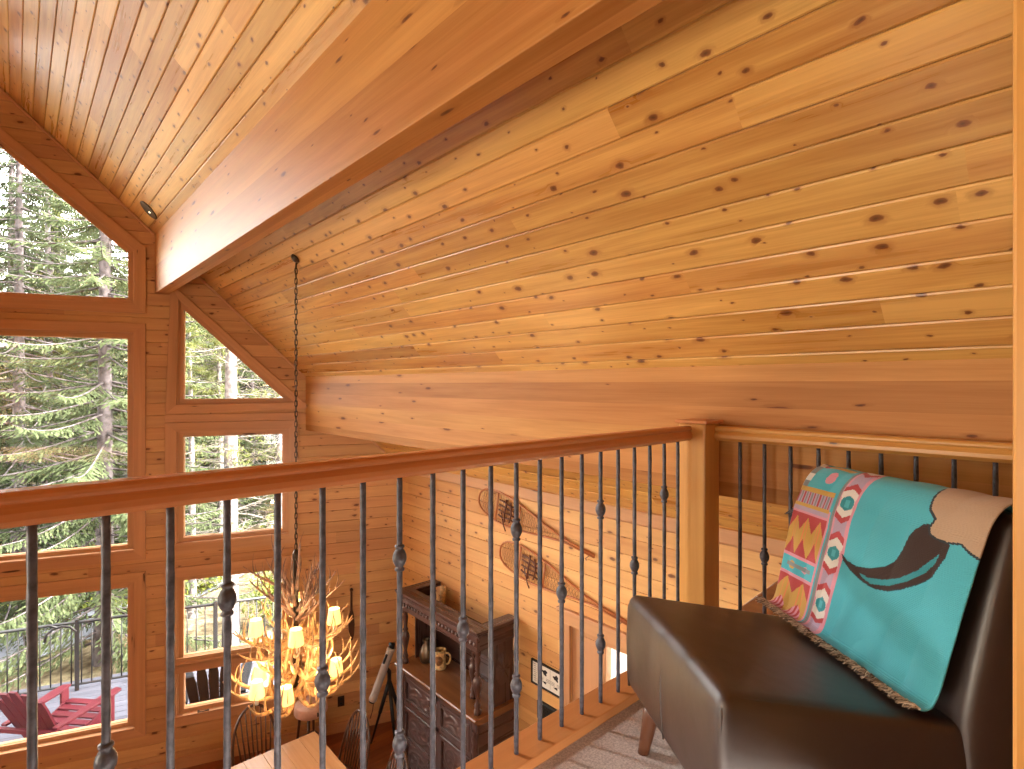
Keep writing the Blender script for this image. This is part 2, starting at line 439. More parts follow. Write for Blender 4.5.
# ------------------------------------------------------------------ ceiling
def ceiling(mirror):
    mb = MB()
    px = .0829; x0 = 1.7777 - px*40
    y0, y1 = -3.2, 7.75
    k = 0
    xs = [x0 + px*i for i in range(0, 80)]
    xs = [x for x in xs if RIDGE - px < x < EAVE + .05]
    for i, a in enumerate(xs):
        b = a + px
        a_ = max(a, RIDGE)
        # across the board: groove floor, bevel, face, bevel
        L = (b - a_)*RQ
        w = .0035; bv = .0075; dp = .011
        prof = [(0, dp), (w*.5, dp), (w*.5, .004), (bv, 0), (L - bv, 0), (L - w*.5, .004), (L - w*.5, dp), (L, dp)]
        for j in range(len(prof) - 1):
            (p, d0), (q, d1) = prof[j], prof[j+1]
            def pt(s_, d_, y):
                x = a_ + s_/RQ + d_*RM/RQ; z = KR - RM*(a_ + s_/RQ) + d_/RQ
                if mirror: x = 2*RIDGE - x
                return (x, y, z)
            off = (i + (200 if mirror else 0))*.1214
            uv = [(y0, off + p), (y1, off + p), (y1, off + q), (y0, off + q)]
            pts = [pt(p, d0, y0), pt(p, d0, y1), pt(q, d1, y1), pt(q, d1, y0)]
            if mirror: pts = pts[::-1]; uv = uv[::-1]
            mb.face(pts, uv)
    # roof deck above, so that no light leaks
    z = .16
    pts = [(RIDGE, y0, KR - RM*RIDGE + z), (EAVE + .5, y0, KR - RM*(EAVE + .5) + z), (EAVE + .5, y1 + .1, KR - RM*(EAVE + .5) + z), (RIDGE, y1 + .1, KR - RM*RIDGE + z)]
    if mirror: pts = [(2*RIDGE - p[0], p[1], p[2]) for p in pts]
    mb.face(pts)
    return struct('ceiling', mb, M['ceil'])
ceiling(False); ceiling(True)

# ------------------------------------------------------------------ gable (prow) wall with window holes
def prow(x, z, n=0.0, side=1):
    """point on the inner face of the window wall; n = distance into the room"""
    X = x if side > 0 else 2*RIDGE - x
    nx = -S/NL*side; ny = -1/NL
    return Vector((X + nx*n, 7.2 - S*x + ny*n, z))

WIN = [  # glass outlines (x, z), counter-clockwise from bottom-left
    [(-.84, 4.99), (.852, 4.99), (.852, 5.45), (-.84, 7.08)],
    [(-.84, 2.43), (.848, 2.43), (.848, 4.565), (-.84, 4.565)],
    [(-.84, .59), (.85, .59), (.85, 1.98), (-.84, 1.98)],
    [(1.334, 3.935), (2.25, 3.935), (1.334, 4.885)],
    [(1.332, 2.45), (2.243, 2.45), (2.243, 3.526), (1.332, 3.526)],
    [(1.33, 1.175), (2.243, 1.175), (2.243, 1.985), (1.33, 1.985)],
    [(1.334, .616), (1.735, .616), (1.735, 1.015), (1.334, 1.015)],
    [(1.84, .616), (2.243, .616), (2.243, 1.015), (1.84, 1.015)],
]
def offset_poly(poly, d):
    n = len(poly); out = []
    for i in range(n):
        p0 = Vector(poly[i-1]); p1 = Vector(poly[i]); p2 = Vector(poly[(i+1) % n])
        e1 = (p1 - p0).normalized(); e2 = (p2 - p1).normalized()
        n1 = Vector((e1.y, -e1.x)); n2 = Vector((e2.y, -e2.x))
        m = (n1 + n2); m = m/m.dot(n1)
        if m.length > 1.9: m = m.normalized()*1.9
        q = p1 + m*d
        out.append((q.x, q.y))
    return out
HOLES = [offset_poly(w, .06) for w in WIN[:6]] + [offset_poly([(1.334, .616), (2.243, .616), (2.243, 1.015), (1.334, 1.015)], .06)]

def span(poly, z):
    xs = []
    n = len(poly)
    for i in range(n):
        (x0, z0), (x1, z1) = poly[i], poly[(i+1) % n]
        if abs(z1 - z0) < 1e-9: continue
        if min(z0, z1) - 1e-9 <= z <= max(z0, z1) + 1e-9:
            xs.append(x0 + (x1 - x0)*(z - z0)/(z1 - z0))
    return (min(xs), max(xs)) if xs else None

def board_wall(name, mat, s0, s1, ztop, holes, pt, phase, pitch, z0=0.0, flip=False, uoff=0, vbase=0):
    """horizontal tongue-and-groove boards as one wall mesh, cut round its openings"""
    mb = MB()
    k0 = int(math.floor((z0 - phase)/pitch)) - 1
    zb = set()
    k = k0
    rows = []
    while phase + k*pitch < ztop:
        rows.append((phase + k*pitch, phase + (k+1)*pitch, k)); k += 1
    hz = sorted({round(p[1], 5) for h in holes for p in h})
    def quad(a0, a1, b0, b1, za, zb_, na, nb, off, za0):
        # a = left edge, b = right edge
        pts = [pt(a0, za, na), pt(b0, za, na), pt(b1, zb_, nb), pt(a1, zb_, nb)]
        uv = [(uoff + a0, off + za - za0), (uoff + b0, off + za - za0), (uoff + b1, off + zb_ - za0), (uoff + a1, off + zb_ - za0)]
        if flip: pts = pts[::-1]; uv = uv[::-1]
        mb.face(pts, uv)
    for za, zb_, k in rows:
        off = (k + vbase)*pitch
        lev = [(za, -.011), (za + .0025, -.011), (za + .0025, -.006), (za + .0055, 0), (zb_ - .004, 0), (zb_, -.004), (zb_, -.011)]
        prof = [(max(z0, z), n) for z, n in lev]
        # insert hole levels in the flat part
        ins = [z for z in hz if lev[3][0] + 1e-4 < z < lev[4][0] - 1e-4]
        prof = prof[:4] + [(z, 0) for z in ins] + prof[4:]
        for (z1_, n1), (z2_, n2) in zip(prof, prof[1:]):
            if z2_ <= z0 or (z1_ == z2_ and n1 == n2): continue
            zm = (z1_ + z2_)*.5
            cuts = []
            for h in holes:
                zz = [p[1] for p in h]
                if min(zz) - 1e-6 < zm < max(zz) + 1e-6:
                    c = lambda z: span(h, min(max(z, min(zz)), max(zz)))
                    lo, hi = c(z1_), c(z2_)
                    if lo and hi: cuts.append((lo, hi))
            cuts.sort(key=lambda c: c[0][0])
            L0 = L1 = s0
            for lo, hi in cuts:
                if lo[0] > L0 or hi[0] > L1: quad(L0, L1, lo[0], hi[0], z1_, z2_, n1, n2, off, za)
                L0, L1 = max(L0, lo[1]), max(L1, hi[1])
            quad(L0, L1, s1, s1, z1_, z2_, n1, n2, off, za)
    return mb

def outer_skin(mb, s0, s1, ztopf, holes, pt, depth=.17):
    """plain outer leaf of the wall (tiles clear of the openings) and reveals"""
    for h in holes:
        n = len(h)
        for i in range(n):
            p, q = h[i], h[(i+1) % n]
            mb.face([pt(p[0], p[1], 0), pt(q[0], q[1], 0), pt(q[0], q[1], -depth), pt(p[0], p[1], -depth)])

for side in (1, -1):
    pt = lambda x, z, n, side=side: prow(x, z, n, side)
    mb = board_wall('wall', M['wall'], RIDGE, EAVE, KR - RM*RIDGE + .05, HOLES, pt, 4.915 - .128*40, .128, 0.0, flip=(side < 0), uoff=0 if side > 0 else 20, vbase=100 if side > 0 else 300)
    outer_skin(mb, RIDGE, EAVE, None, HOLES, pt)
    struct('wall_front' if side > 0 else 'wall_left_front', mb, M['wall'])

def ring(mb, inner, outer, n0, n1, side, bevel=0.0):
    """frame between two outlines; front face at n1, back at n0"""
    k = len(inner)
    for i in range(k):
        a, b = inner[i], inner[(i+1) % k]; c, d = outer[i], outer[(i+1) % k]
        ln = sqrt((a[0]-b[0])**2 + (a[1]-b[1])**2); w = sqrt((a[0]-c[0])**2 + (a[1]-c[1])**2)
        off = random.randint(0, 300)*.5 + .1; uo = random.random()*9
        P = lambda q, n: prow(q[0], q[1], n, side)
        def fc(pts, uv):
            if side < 0: pts = pts[::-1]; uv = uv[::-1]
            mb.face(pts, uv)
        dl = sqrt((c[0]-d[0])**2 + (c[1]-d[1])**2); e = (dl - ln)*.5
        fc([P(a, n1), P(b, n1), P(d, n1), P(c, n1)][::-1], [(uo, off), (uo+ln, off), (uo+ln+e, off+w), (uo-e, off+w)][::-1])
        fc([P(a, n0), P(b, n0), P(b, n1), P(a, n1)][::-1], [(uo, off), (uo+ln, off), (uo+ln, off+.03), (uo, off+.03)][::-1])
        fc([P(c, n0), P(d, n0), P(d, n1), P(c, n1)], [(uo, off), (uo+ln, off), (uo+ln, off+.03), (uo, off+.03)])

wn = 0
def window(glass_polys, outline, side, apron=True, casing=.098, rail_crank=False):
    global wn
    wn += 1
    root = tag(empty('window_%d' % wn, prow(outline[0][0], outline[0][1], 0, side)), kind='structure')
    inv = root.location.copy()
    def child(name, mb, mat, **kw):
        mb.v = [tuple(Vector(v) - inv) for v in mb.v]
        return mb.build(name, mat, parent=root, **kw)
    c = MB(); ring(c, offset_poly(outline, .062), offset_poly(outline, .062 + casing), 0.001, .024, side)
    child('casing', c, M['trim'], bevel=.003)
    f = MB()
    for g in glass_polys:
        ring(f, offset_poly(g, .004), offset_poly(g, .052), -.10, -.018, side)
        ring(f, offset_poly(g, .0), offset_poly(g, .016), -.085, -.045, side)
    o2 = offset_poly(outline, .0625)
    ring(f, offset_poly(outline, .05), o2, -.12, .003, side)
    child('frame', f, M['trim'], bevel=.002)
    if len(glass_polys) > 1:
        m = MB()
        x0 = glass_polys[0][1][0] + .05; x1 = glass_polys[1][0][0] - .05
        z0 = glass_polys[0][0][1] - .05; z1 = glass_polys[0][2][1] + .05
        pts = lambda n: [prow(x0, z0, n, side), prow(x1, z0, n, side), prow(x1, z1, n, side), prow(x0, z1, n, side)]
        a, b = pts(-.1), pts(-.005)
        m.face(b, [(z0, 4), (z0, 4.05), (z1, 4.05), (z1, 4)])
        for i in range(4): m.face([a[i], a[(i+1) % 4], b[(i+1) % 4], b[i]])
        child('mullion', m, M['trim'])
    for g in glass_polys:
        p = MB(); gg = offset_poly(g, .010)
        for n in (-.066, -.060):
            p.face([prow(q[0], q[1], n, side) for q in gg])
        child('pane', p, M['glass'])
    # thin light edge at the foot: the stool
    if apron:
        s_ = MB()
        x0, x1 = outline[0][0] - .07, outline[1][0] + .07; z = outline[0][1] - .062
        for (za, zb_, na, nb) in ((z - .004, z + .018, -.05, .045),):
            A = [prow(x0, za, na, side), prow(x1, za, na, side), prow(x1, za, nb, side), prow(x0, za, nb, side)]
            B = [prow(x0, zb_, na, side), prow(x1, zb_, na, side), prow(x1, zb_, nb, side), prow(x0, zb_, nb, side)]
            uvb = [(x0, 7), (x1, 7), (x1, 7.09), (x0, 7.09)]
            s_.face(A[::-1], uvb[::-1]); s_.face(B, uvb)
            for i in range(4): s_.face([A[i], A[(i+1) % 4], B[(i+1) % 4], B[i]], [(x0, 7), (x1, 7), (x1, 7.02), (x0, 7.02)])
        child('sill', s_, M['trim'], bevel=.003)
    return root
for side in (1, -1):
    for i, w in enumerate(WIN[:6]):
        window([w], w, side, apron=(i not in (0, 3)))
    if side > 0:
        r = window([WIN[6], WIN[7]], [(1.334, .616), (2.243, .616), (2.243, 1.015), (1.334, 1.015)], side)
        # crank handle of the awning window
        h = MB()
        a = prow(1.50, .572, .0, 1) - r.location
        ex = Vector((1, -S, 0)).normalized(); nz = Vector((-S, -1, 0)).normalized()
        h.tube([a - ex*.04 + nz*.0, a - ex*.04 + nz*.03, a + ex*.0 + nz*.035, a + ex*.05 + nz*.03 + Vector((0, 0, .006)), a + ex*.062 + nz*.028], [.012, .009, .007, .007, .010], n=8)
        h.build('crank_handle', M['bronze'], parent=r)
    else:
        window([WIN[6]], WIN[6], side)

# flat board that joins the two right-hand windows and the corner boards
t = MB()
def slab(x0, x1, z0, z1, n0, n1, mb):
    A = [prow(x0, z0, n0), prow(x1, z0, n0), prow(x1, z1, n0), prow(x0, z1, n0)]
    B = [prow(x0, z0, n1), prow(x1, z0, n1), prow(x1, z1, n1), prow(x0, z1, n1)]
    o = random.randint(0, 200)*.5 + .1
    mb.face(B, [(x0, o), (x1, o), (x1, o + z1 - z0), (x0, o + z1 - z0)])
    for i in range(4): mb.face([A[i], A[(i+1) % 4], B[(i+1) % 4], B[i]], [(x0, o), (x1, o), (x1, o+.02), (x0, o+.02)])
slab(1.172, 2.405, 3.69, 3.77, .002, .022, t)
struct('trim_1', t, M['trim'], bevel=.002)

# ------------------------------------------------------------------ eave wall (snowshoe wall) with the glazed door
DOOR = [(2.06, 0.02), (3.11, 0.02), (3.11, 2.06), (2.06, 2.06)]     # (y, z)
def eavept(y, z, n): return Vector((EAVE - n, y, z))
mb = board_wall('w', None, -3.2, wally(EAVE) + .02, KR - RM*EAVE, [DOOR], eavept, 4.915 - .128*40 + .05, .128, 0.0, flip=True, uoff=40, vbase=500)
for i in range(4):
    p, q = DOOR[i], DOOR[(i+1) % 4]
    mb.face([eavept(p[0], p[1], 0), eavept(q[0], q[1], 0), eavept(q[0], q[1], -.16), eavept(p[0], p[1], -.16)])
struct('wall_right', mb, M['wallr'])
mb = MB()
mb.prism([(EAVE, KR - RM*EAVE + .0), (EAVE - .022, KR - RM*EAVE + .022), (EAVE - .022, KR - RM*EAVE - .07), (EAVE - .012, KR - RM*EAVE - .085), (EAVE, KR - RM*EAVE - .085)], 1, -3.1, wally(EAVE) - .01)
struct('trim_2', mb, M['trim'])

d = tag(empty('door_1', (EAVE, 2.6, 0)), kind='structure')
def dchild(name, mb, mat, **kw):
    mb.v = [(v[0] - EAVE, v[1] - 2.6, v[2]) for v in mb.v]
    return mb.build(name, mat, parent=d, **kw)
c = MB()
c.box((EAVE - .024, 3.10, 0), (EAVE - .001, 3.20, 2.07)); c.box((EAVE - .024, 1.97, 0), (EAVE - .001, 2.07, 2.07))
c.box((EAVE - .026, 1.95, 2.07), (EAVE - .001, 3.22, 2.17)); c.box((EAVE - .04, 1.93, 2.17), (EAVE - .001, 3.24, 2.195))
dchild('casing', c, M['trim'], bevel=.003)
c = MB()
c.box((EAVE + .02, 2.97, .02), (EAVE + .07, 3.112, 2.058)); c.box((EAVE + .02, 2.08, .02), (EAVE + .07, 2.20, 2.04))
c.box((EAVE + .02, 2.20, 2.01), (EAVE + .07, 2.97, 2.05)); c.box((EAVE + .02, 2.20, .02), (EAVE + .07, 2.97, .26))
c.box((EAVE + .015, 2.745, .26), (EAVE + .055, 2.97, 2.01))
dchild('panel_frame', c, M['trim'], bevel=.003)
c = MB(); c.face([(EAVE + .05, 2.20, .26), (EAVE + .05, 2.97, .26), (EAVE + .05, 2.97, 2.01), (EAVE + .05, 2.20, 2.01)])
dchild('pane', c, M['glass'])
c = MB()
for k in range(7):
    y = 2.215 + k*.077
    c.box((EAVE + .085, y, .25), (EAVE + .088, y + .070, 2.03))
dchild('vertical_blind', c, M['blind'])
c = MB(); c.lathe([(.0, -.05), (.024, -.05), (.03, -.03), (.022, -.012), (.012, 0), (.012, .02)], (EAVE + .02, 2.14, 1.0), ax='x', n=14)
dchild('door_knob', c, M['bronze'])

# ------------------------------------------------------------------ other walls, floors
mb = board_wall('w', None, -3.2, wally(LEFTX) + .02, KR - RM*EAVE, [], lambda y, z, n: Vector((LEFTX + n, y, z)), 4.915 - .128*40, .128, 0.0, uoff=80, vbase=700)
struct('wall_left', mb, M['wall'])
mb = board_wall('w', None, LEFTX, EAVE, KR - RM*RIDGE + .05, [], lambda x, z, n: Vector((x, -3.1 + n, z)), 4.915 - .128*40, .128, 0.0, flip=True, uoff=120, vbase=900)
struct('wall_back', mb, M['wall'])
# square post beside the photographer
mb = MB()
mb.box((1.300, .0, LOFT), (1.429, .129, KR - RM*1.33), L=2)
struct('trim_3', mb, M['newel'], bevel=.006)

mb = MB()
for k in range(105):
    y = -3.2 + k*.1
    mb.box((LEFTX, y, -.03), (EAVE, y + .0985, 0), off=(k + 3000)*.1 + .05, L=0)
struct('floor', mb, M['floor'])
# loft floor
mb = MB()
mb.box((LEFTX, -3.1, LOFT - .02), (2.34, 1.296, LOFT)); mb.box((2.34, -3.1, LOFT - .02), (EAVE, -.9, LOFT))
struct('floor_loft', mb, M['carpet'])
mb = MB()
mb.box((LEFTX, -3.1, LOFT - .30), (2.44, 1.41, LOFT - .021)); mb.box((2.44, -3.1, LOFT - .30), (EAVE, -.9, LOFT - .021))
struct('ceiling_under_loft', mb, M['wall'])
mb = MB()
mb.box((LEFTX, 1.41, LOFT - .30), (2.455, 1.43, LOFT + .0)); mb.box((2.44, -.9, LOFT - .30), (2.458, 1.41, LOFT))
struct('trim_4', mb, M['trim'])
# skirt board of the stairs on the eave wall
mb = MB()
mb.prism([(1.00, 3.30), (1.00, 3.08), (2.02, 2.08), (2.02, 2.28)], 0, EAVE - .02, EAVE - .001)
struct('trim_5', mb, M['oaktop'], bevel=.003)
# baseboards
mb = MB()
for a, b in ((RIDGE, EAVE - .02),):
    A = [prow(a, 0.0, .0), prow(b, 0.0, .0), prow(b, .12, .0), prow(a, .12, .0)]
    B = [prow(a, 0.0, .018), prow(b, 0.0, .018), prow(b, .115, .018), prow(a, .115, .018)]
    mb.face(B, [(a, 3.1), (b, 3.1), (b, 3.2), (a, 3.2)])
    for i in range(4): mb.face([A[i], A[(i+1) % 4], B[(i+1) % 4], B[i]], [(a, 3.1), (b, 3.1), (b, 3.12), (a, 3.12)])
struct('baseboard_front', mb, M['trim'])
mb = MB(); mb.box((EAVE - .018, 3.2, 0), (EAVE - .001, wally(EAVE) - .02, .11))
struct('baseboard_right', mb, M['trim'])

# ------------------------------------------------------------------ the two purlin beams
mb = MB()
bx0, bx1 = 1.085, 1.205; bz = 5.05
mb.prism([(bx0, bz), (bx1, bz), (bx1, KR - RM*bx1 + .02), (bx0, KR - RM*bx0 + .02)][::-1], 1, -3.1, wally(bx0) + .03, off=.09)
struct('beam', mb, M['beam'], bevel=.004)
mb = MB()
bx0, bx1 = 2.478, 2.61; bz = 3.562
mb.prism([(bx0, bz), (bx1, bz), (bx1, KR - RM*bx1 + .02), (bx0, KR - RM*bx0 + .02)][::-1], 1, -3.1, wally(bx0) + .03, off=12.09)
struct('beam', mb, M['beam'], bevel=.004)
# quarter-round where ceiling meets the window wall
mb = MB()
n = 12
for (a, b) in ((RIDGE, 1.085), (1.205, 2.478), (2.61, EAVE)):
    rows = []
    for x in (a, b):
        p = prow(x, KR - RM*x, 0)
        nn = Vector((-S/NL, -1/NL, 0)); dn = Vector((-1, 0, -1)).normalized()
        rows.append([p + nn*.0, p + nn*.02 , p + nn*.014 + dn*.014, p + dn*.02, p])
    mb.grid(rows, smooth=False)
struct('trim_6', mb, M['trim'])

# ------------------------------------------------------------------ railings
HP = [(-.033, 0.014), (-.033, .028), (-.029, .036), (-.024, .044), (-.030, .050), (-.030, .058), (-.022, .066), (.022, .066), (.030, .058), (.030, .050), (.024, .044), (.029, .036), (.033, .028), (.033, .014), (.024, .006), (.016, .0), (-.016, .0), (-.024, .006)]
RZ = 3.832          # underside of the handrails
PL = 2.860          # top of the floor plate
BL = RZ - PL
def baluster_mesh(name):
    mb = MB(); rows = []
    rnd = random.Random(3)
    n = 10; ns = 44
    for i in range(ns + 1):
        z = BL*i/ns
        r = .0080*(1 + rnd.uniform(-.05, .05))
        rows.append([(r*(1 + rnd.uniform(-.09, .07))*cos(2*pi*k/n), r*(1 + rnd.uniform(-.09, .07))*sin(2*pi*k/n), z) for k in range(n)])
    mb.grid(rows, close_u=True, cap0=True, cap1=True, smooth=True)
    return mb
def knuckle():
    mb = MB()
    mb.lathe([(.0085, -.037), (.0135, -.035), (.0140, -.030), (.0095, -.026), (.0145, -.019), (.0190, -.008), (.0198, 0), (.0190, .008), (.0145, .019), (.0095, .026), (.0140, .030), (.0135, .035), (.0085, .037)], n=14)
    return mb
def railing(name, origin, axis, n, pitch, label, r0, r1, plate, firsts):
    """axis 0: runs along x, 1: along -y"""
    root = empty(name, origin, 0, label, 'railing', None)
    proto_b = []; proto_k = []
    hr = MB()
    if axis == 0: hr.prism([(p[0], p[1] + RZ - origin[2]) for p in HP], 0, r0, r1, off=31.2, smooth=False)
    else: hr.prism([(p[0], p[1] + RZ - origin[2]) for p in HP][::-1], 1, -r1, -r0, off=35.2)
    hr.build('handrail', M['rail'] if axis == 0 else M['newel'], parent=root, bevel=.0015)
    pm = MB()
    if axis == 0: pm.box((r0, plate[0], PL - .036 - origin[2]), (r1, plate[1], PL - origin[2]), L=0)
    else: pm.box((plate[0], -r1, PL - .036 - origin[2]), (plate[1], -r0, PL - origin[2]), L=1)
    pm.build('floor_plate', M['plate'], parent=root, bevel=.004)
    for i in range(firsts[0], firsts[0] + n):
        pos = (firsts[1] + pitch*i, 0, PL - origin[2]) if axis == 0 else (0, -(firsts[1] + pitch*i), PL - origin[2])
        if not proto_b:
            b = baluster_mesh('baluster').build('baluster', M['iron'], parent=root, loc=pos); proto_b.append(b)
        else:
            b = proto_b[0].copy(); COL.objects.link(b); b.parent = root; b.location = pos
        hs = []
        if i % 4 == 1: hs = [.515 - (PL - LOFT)]
        elif i % 4 == 3: hs = [.78 - (PL - LOFT), .26 - (PL - LOFT)]
        for h in hs:
            if not proto_k:
                k = knuckle().build('knuckle', M['iron'], parent=b, loc=(0, 0, h)); proto_k.append(k)
            else:
                k = proto_k[0].copy(); COL.objects.link(k); k.parent = b; k.location = (0, 0, h)
    return root
NX0, NX1 = 2.305, 2.440
railing('loft_railing', (0, 1.352, LOFT), 0, 28, .1106, 'long loft railing overlooking the great room, brown handrail and hammered iron balusters', -.75, NX0 - .0005, (-.056, .078), (-6, .022))
railing('stair_railing', (2.42, 1.25, LOFT), 1, 11, .1087, 'short railing behind the leather chair, pale handrail over the stairwell', -.0065, 1.10, (-.06, .06), (0, .099))
nw = empty('newel_post', (.5*(NX0 + NX1), 1.325, LOFT), 0, 'square pale wooden newel post at the corner where both railings meet', 'post')
mb = MB(); h = .0675
mb.box((-h, -h, -.26), (h, h, 1.085), L=2); mb.build('post', M['newel'], parent=nw, bevel=.008)
mb = MB(); mb.box((-.080, -.080, 1.085), (.080, .080, 1.099), L=0); mb.build('cap', M['rail'], parent=nw, bevel=.004)

# recessed ceiling lamp near the window wall
nrm = Vector((-1, 0, -1)).normalized()
cl = empty('recessed_downlight', (.966, 6.374, KR - RM*.966), 0, 'round recessed downlight with grey lens in the sloped ceiling beside the upper beam', 'ceiling light')
cl.rotation_euler = (0, math.atan(RM), 0)      # local -z looks out of the slope
mb = MB(); mb.lathe([(.082, .0), (.098, -.0), (.100, -.006), (.094, -.010), (.082, -.008)], n=28); mb.build('trim_ring', M['bronze'], parent=cl)
mb = MB(); mb.lathe([(.0, -.002), (.04, -.002), (.0825, -.004)], n=28, cap=False); mb.build('lens', M['frost'], parent=cl)
mb = MB(); mb.lathe([(.0, -.010), (.008, -.009), (.012, -.004)], (.018, .012, 0), n=12); mb.build('bulb', M['spot'], parent=cl)
# ------------------------------------------------------------------ leather chair
CO = Vector((1.283, .656, LOFT)); CW = Vector((.565, .825, 0)); CD = Vector((.825, -.565, 0))
CWID = .68
chair = empty('slipper_chair', CO, 0, 'dark brown leather slipper chair without arms on the carpet by the railings', 'chair')
def cl_(a, b, z): return CW*a + CD*b + Vector((0, 0, z))
def seat_top(b): return .50 - .12*(max(0, min(.7, b - .02))/.62)
mb = MB()
sz = (CWID, .74, .34)
def sdef(p):
    a = p[0] + CWID/2; b = p[1] + .37; k = (p[2] + .17)/.34
    top = seat_top(b) + .012*(1 - (2*a/CWID - 1)**2)
    z = .155 + (top - .155)*k
    a = a + .010*sin(pi*k)*(2*a/CWID - 1)
    b = b - .010*sin(pi*k)*(1 - b/.74) 
    return cl_(a, b, z)
rbox(mb, sz, .035, (14, 14, 8), sdef)
mb.build('seat', M['leather'], parent=chair, weld=True)
mb = MB()
BH = .765; BW = CWID + .035
def bdef(p):
    a = p[0] + CWID - BW/2; k = (p[2] + BH/2)/BH; z = .17 + k*BH
    f = .655 + .125*max(0, (z - .38)/.55)**1.05
    if z < .42: f += .02*(.42 - z)/.25
    q = (p[1] + .0575)/.115
    b = f + (.848 - f)*q
    b += -.012*sin(pi*k)*(1 - (2*a/CWID - 1)**2)*(1 if p[1] < 0 else 0)
    z -= (.015*(2*a/CWID - 1)**4 + .012*a/CWID)*max(0, k - .8)/.2
    return cl_(a, b, z)
rbox(mb, (BW, .115, BH), .035, (14, 3, 14), bdef)
mb.build('backrest', M['leather'], parent=chair, weld=True)
# welts along the near and far front edges and on the front face
def seam(pts, r=.0042):
    m = MB(); m.tube(pts, r, n=7); return m
mb = MB()
for a in (.010, CWID - .010):
    sgn = 1 if a < .3 else -1
    zt_ = seat_top(.03)
    pts = [cl_(a, .004 - .004*sin(pi*k/10), .165 + (zt_ - .050 - .165)*k/10) for k in range(11)]
    pts += [cl_(a + sgn*.002*j, .004 + .034*(1 - cos(pi/2*j/6)), zt_ - .050 + .038*sin(pi/2*j/6)) for j in range(1, 7)]
    pts += [cl_(a + sgn*.003, .038 + .02*k, seat_top(.038 + .02*k) - .012) for k in range(1, 30)]
    mb.tube(pts, .0055, n=8)
pts = [cl_(CWID*.52, -.0112 + .0*k, .165 + (.285)*k/10) for k in range(11)]
pts = [cl_(CWID*.52, .0005 - .0102*sin(pi*(k + .2)/11), .17 + .275*k/10) for k in range(11)]
mb.tube(pts, .0028, n=7)
mb.build('piping', M['leather'], parent=chair)
for (a, b, sx, sy) in ((.135, .045, 0, -1), (CWID - .135, .045, 0, -1), (.10, .70, 0, 1), (CWID - .10, .70, 0, 1)):
    m = MB(); rows = []
    for k in range(7):
        q = k/6; z = .162 - .162*q
        c = cl_(a + sx*.035*q, b + sy*.035*q, z); r = .030*(1 - q) + .019*q
        rows.append([c + Vector((r*cos(2*pi*j/14), r*sin(2*pi*j/14), 0)) for j in range(14)])
    m.grid(rows[::-1], close_u=True, cap0=True, cap1=True)
    m.build('leg', M['legwood'], parent=chair)

# ------------------------------------------------------------------ woven throw over the back of the chair
PATH = [(.562, .412), (.600, .432), (.634, .57), (.664, .72), (.692, .85), (.716, .920), (.755, .955), (.822, .952), (.862, .908), (.868, .83), (.870, .77)]
PL_ = [0]
for i in range(1, len(PATH)): PL_.append(PL_[-1] + math.dist(PATH[i], PATH[i-1]))
LT = PL_[6]
def cr(p0, p1, p2, p3, k):
    return tuple(.5*((2*p1[i]) + (-p0[i]+p2[i])*k + (2*p0[i]-5*p1[i]+4*p2[i]-p3[i])*k*k + (-p0[i]+3*p1[i]-3*p2[i]+p3[i])*k**3) for i in (0, 1))
def path(d):
    d = max(0, min(PL_[-1], d))
    for i in range(1, len(PL_)):
        if d <= PL_[i] + 1e-9:
            k = (d - PL_[i-1])/(PL_[i] - PL_[i-1])
            g = lambda j: PATH[max(0, min(len(PATH)-1, j))]
            return cr(g(i-2), g(i-1), g(i), g(i+1), k)
    return PATH[-1]
def lerp(xs, ys, x):
    if x <= xs[0]: return ys[0]
    for i in range(1, len(xs)):
        if x <= xs[i]:
            k = (x - xs[i-1])/(xs[i] - xs[i-1]); return ys[i-1]*(1-k) + ys[i]*k
    return ys[-1]
TMAX = PL_[-1]/LT
def TP(s, t, lift=0):
    b, z = path(t*LT)
    al = lerp([0, .3, .7, 1, 1.2, 1.45], [.700, .700, .69, .655, .72, .83], t); ar = lerp([0, .5, 1, 1.45], [.012, -.02, -.055, -.055], t)
    a = al + (ar - al)*s
    over = max(0, a - CWID) + max(0, -a)
    # hem ripple near the bottom, soft folds elsewhere
    w = .006*sin(9*s*pi + 3*t) *max(0, 1 - t*1.6) + .0035*sin(23*s + 5*t)*max(0, 1 - abs(t - .5)) + .003*sin(5*s*pi - 7*t)
    w = abs(w) + lift
    n = (-.92, .39) if t < .95 else ((-.2, .98) if t < 1.12 else (0, .0))
    b += n[0]*w; z += n[1]*w
    z += .022*(1 - s)*max(0, 1 - t/.3) - .012*(1-s)*max(0, min(1, (t - .6)/.3))
    if t < .45: z -= over*.2*(1 - t/.45)
    if t > 1.1: b = min(b, .858) - max(0, a - CWID)*.6
    if b < .66 and t < .5: z = max(z, seat_top(b) + .020)
    return cl_(a, b, z)
def inpoly(P, x, y):
    c = False; n = len(P); j = n - 1
    for i in range(n):
        if (P[i][1] > y) != (P[j][1] > y) and x < (P[j][0]-P[i][0])*(y-P[i][1])/(P[j][1]-P[i][1]+1e-12)+P[i][0]: c = not c
        j = i
    return c
def pdist(P, x, y, closed=True):
    best = 9; n = len(P)
    for i in range(n if closed else n-1):
        a = P[i]; b = P[(i+1) % n]; dx, dy = b[0]-a[0], b[1]-a[1]
        k = max(0, min(1, ((x-a[0])*dx + (y-a[1])*dy)/(dx*dx+dy*dy+1e-12)))
        best = min(best, sqrt((x-a[0]-k*dx)**2*1.6 + (y-a[1]-k*dy)**2))
    return best
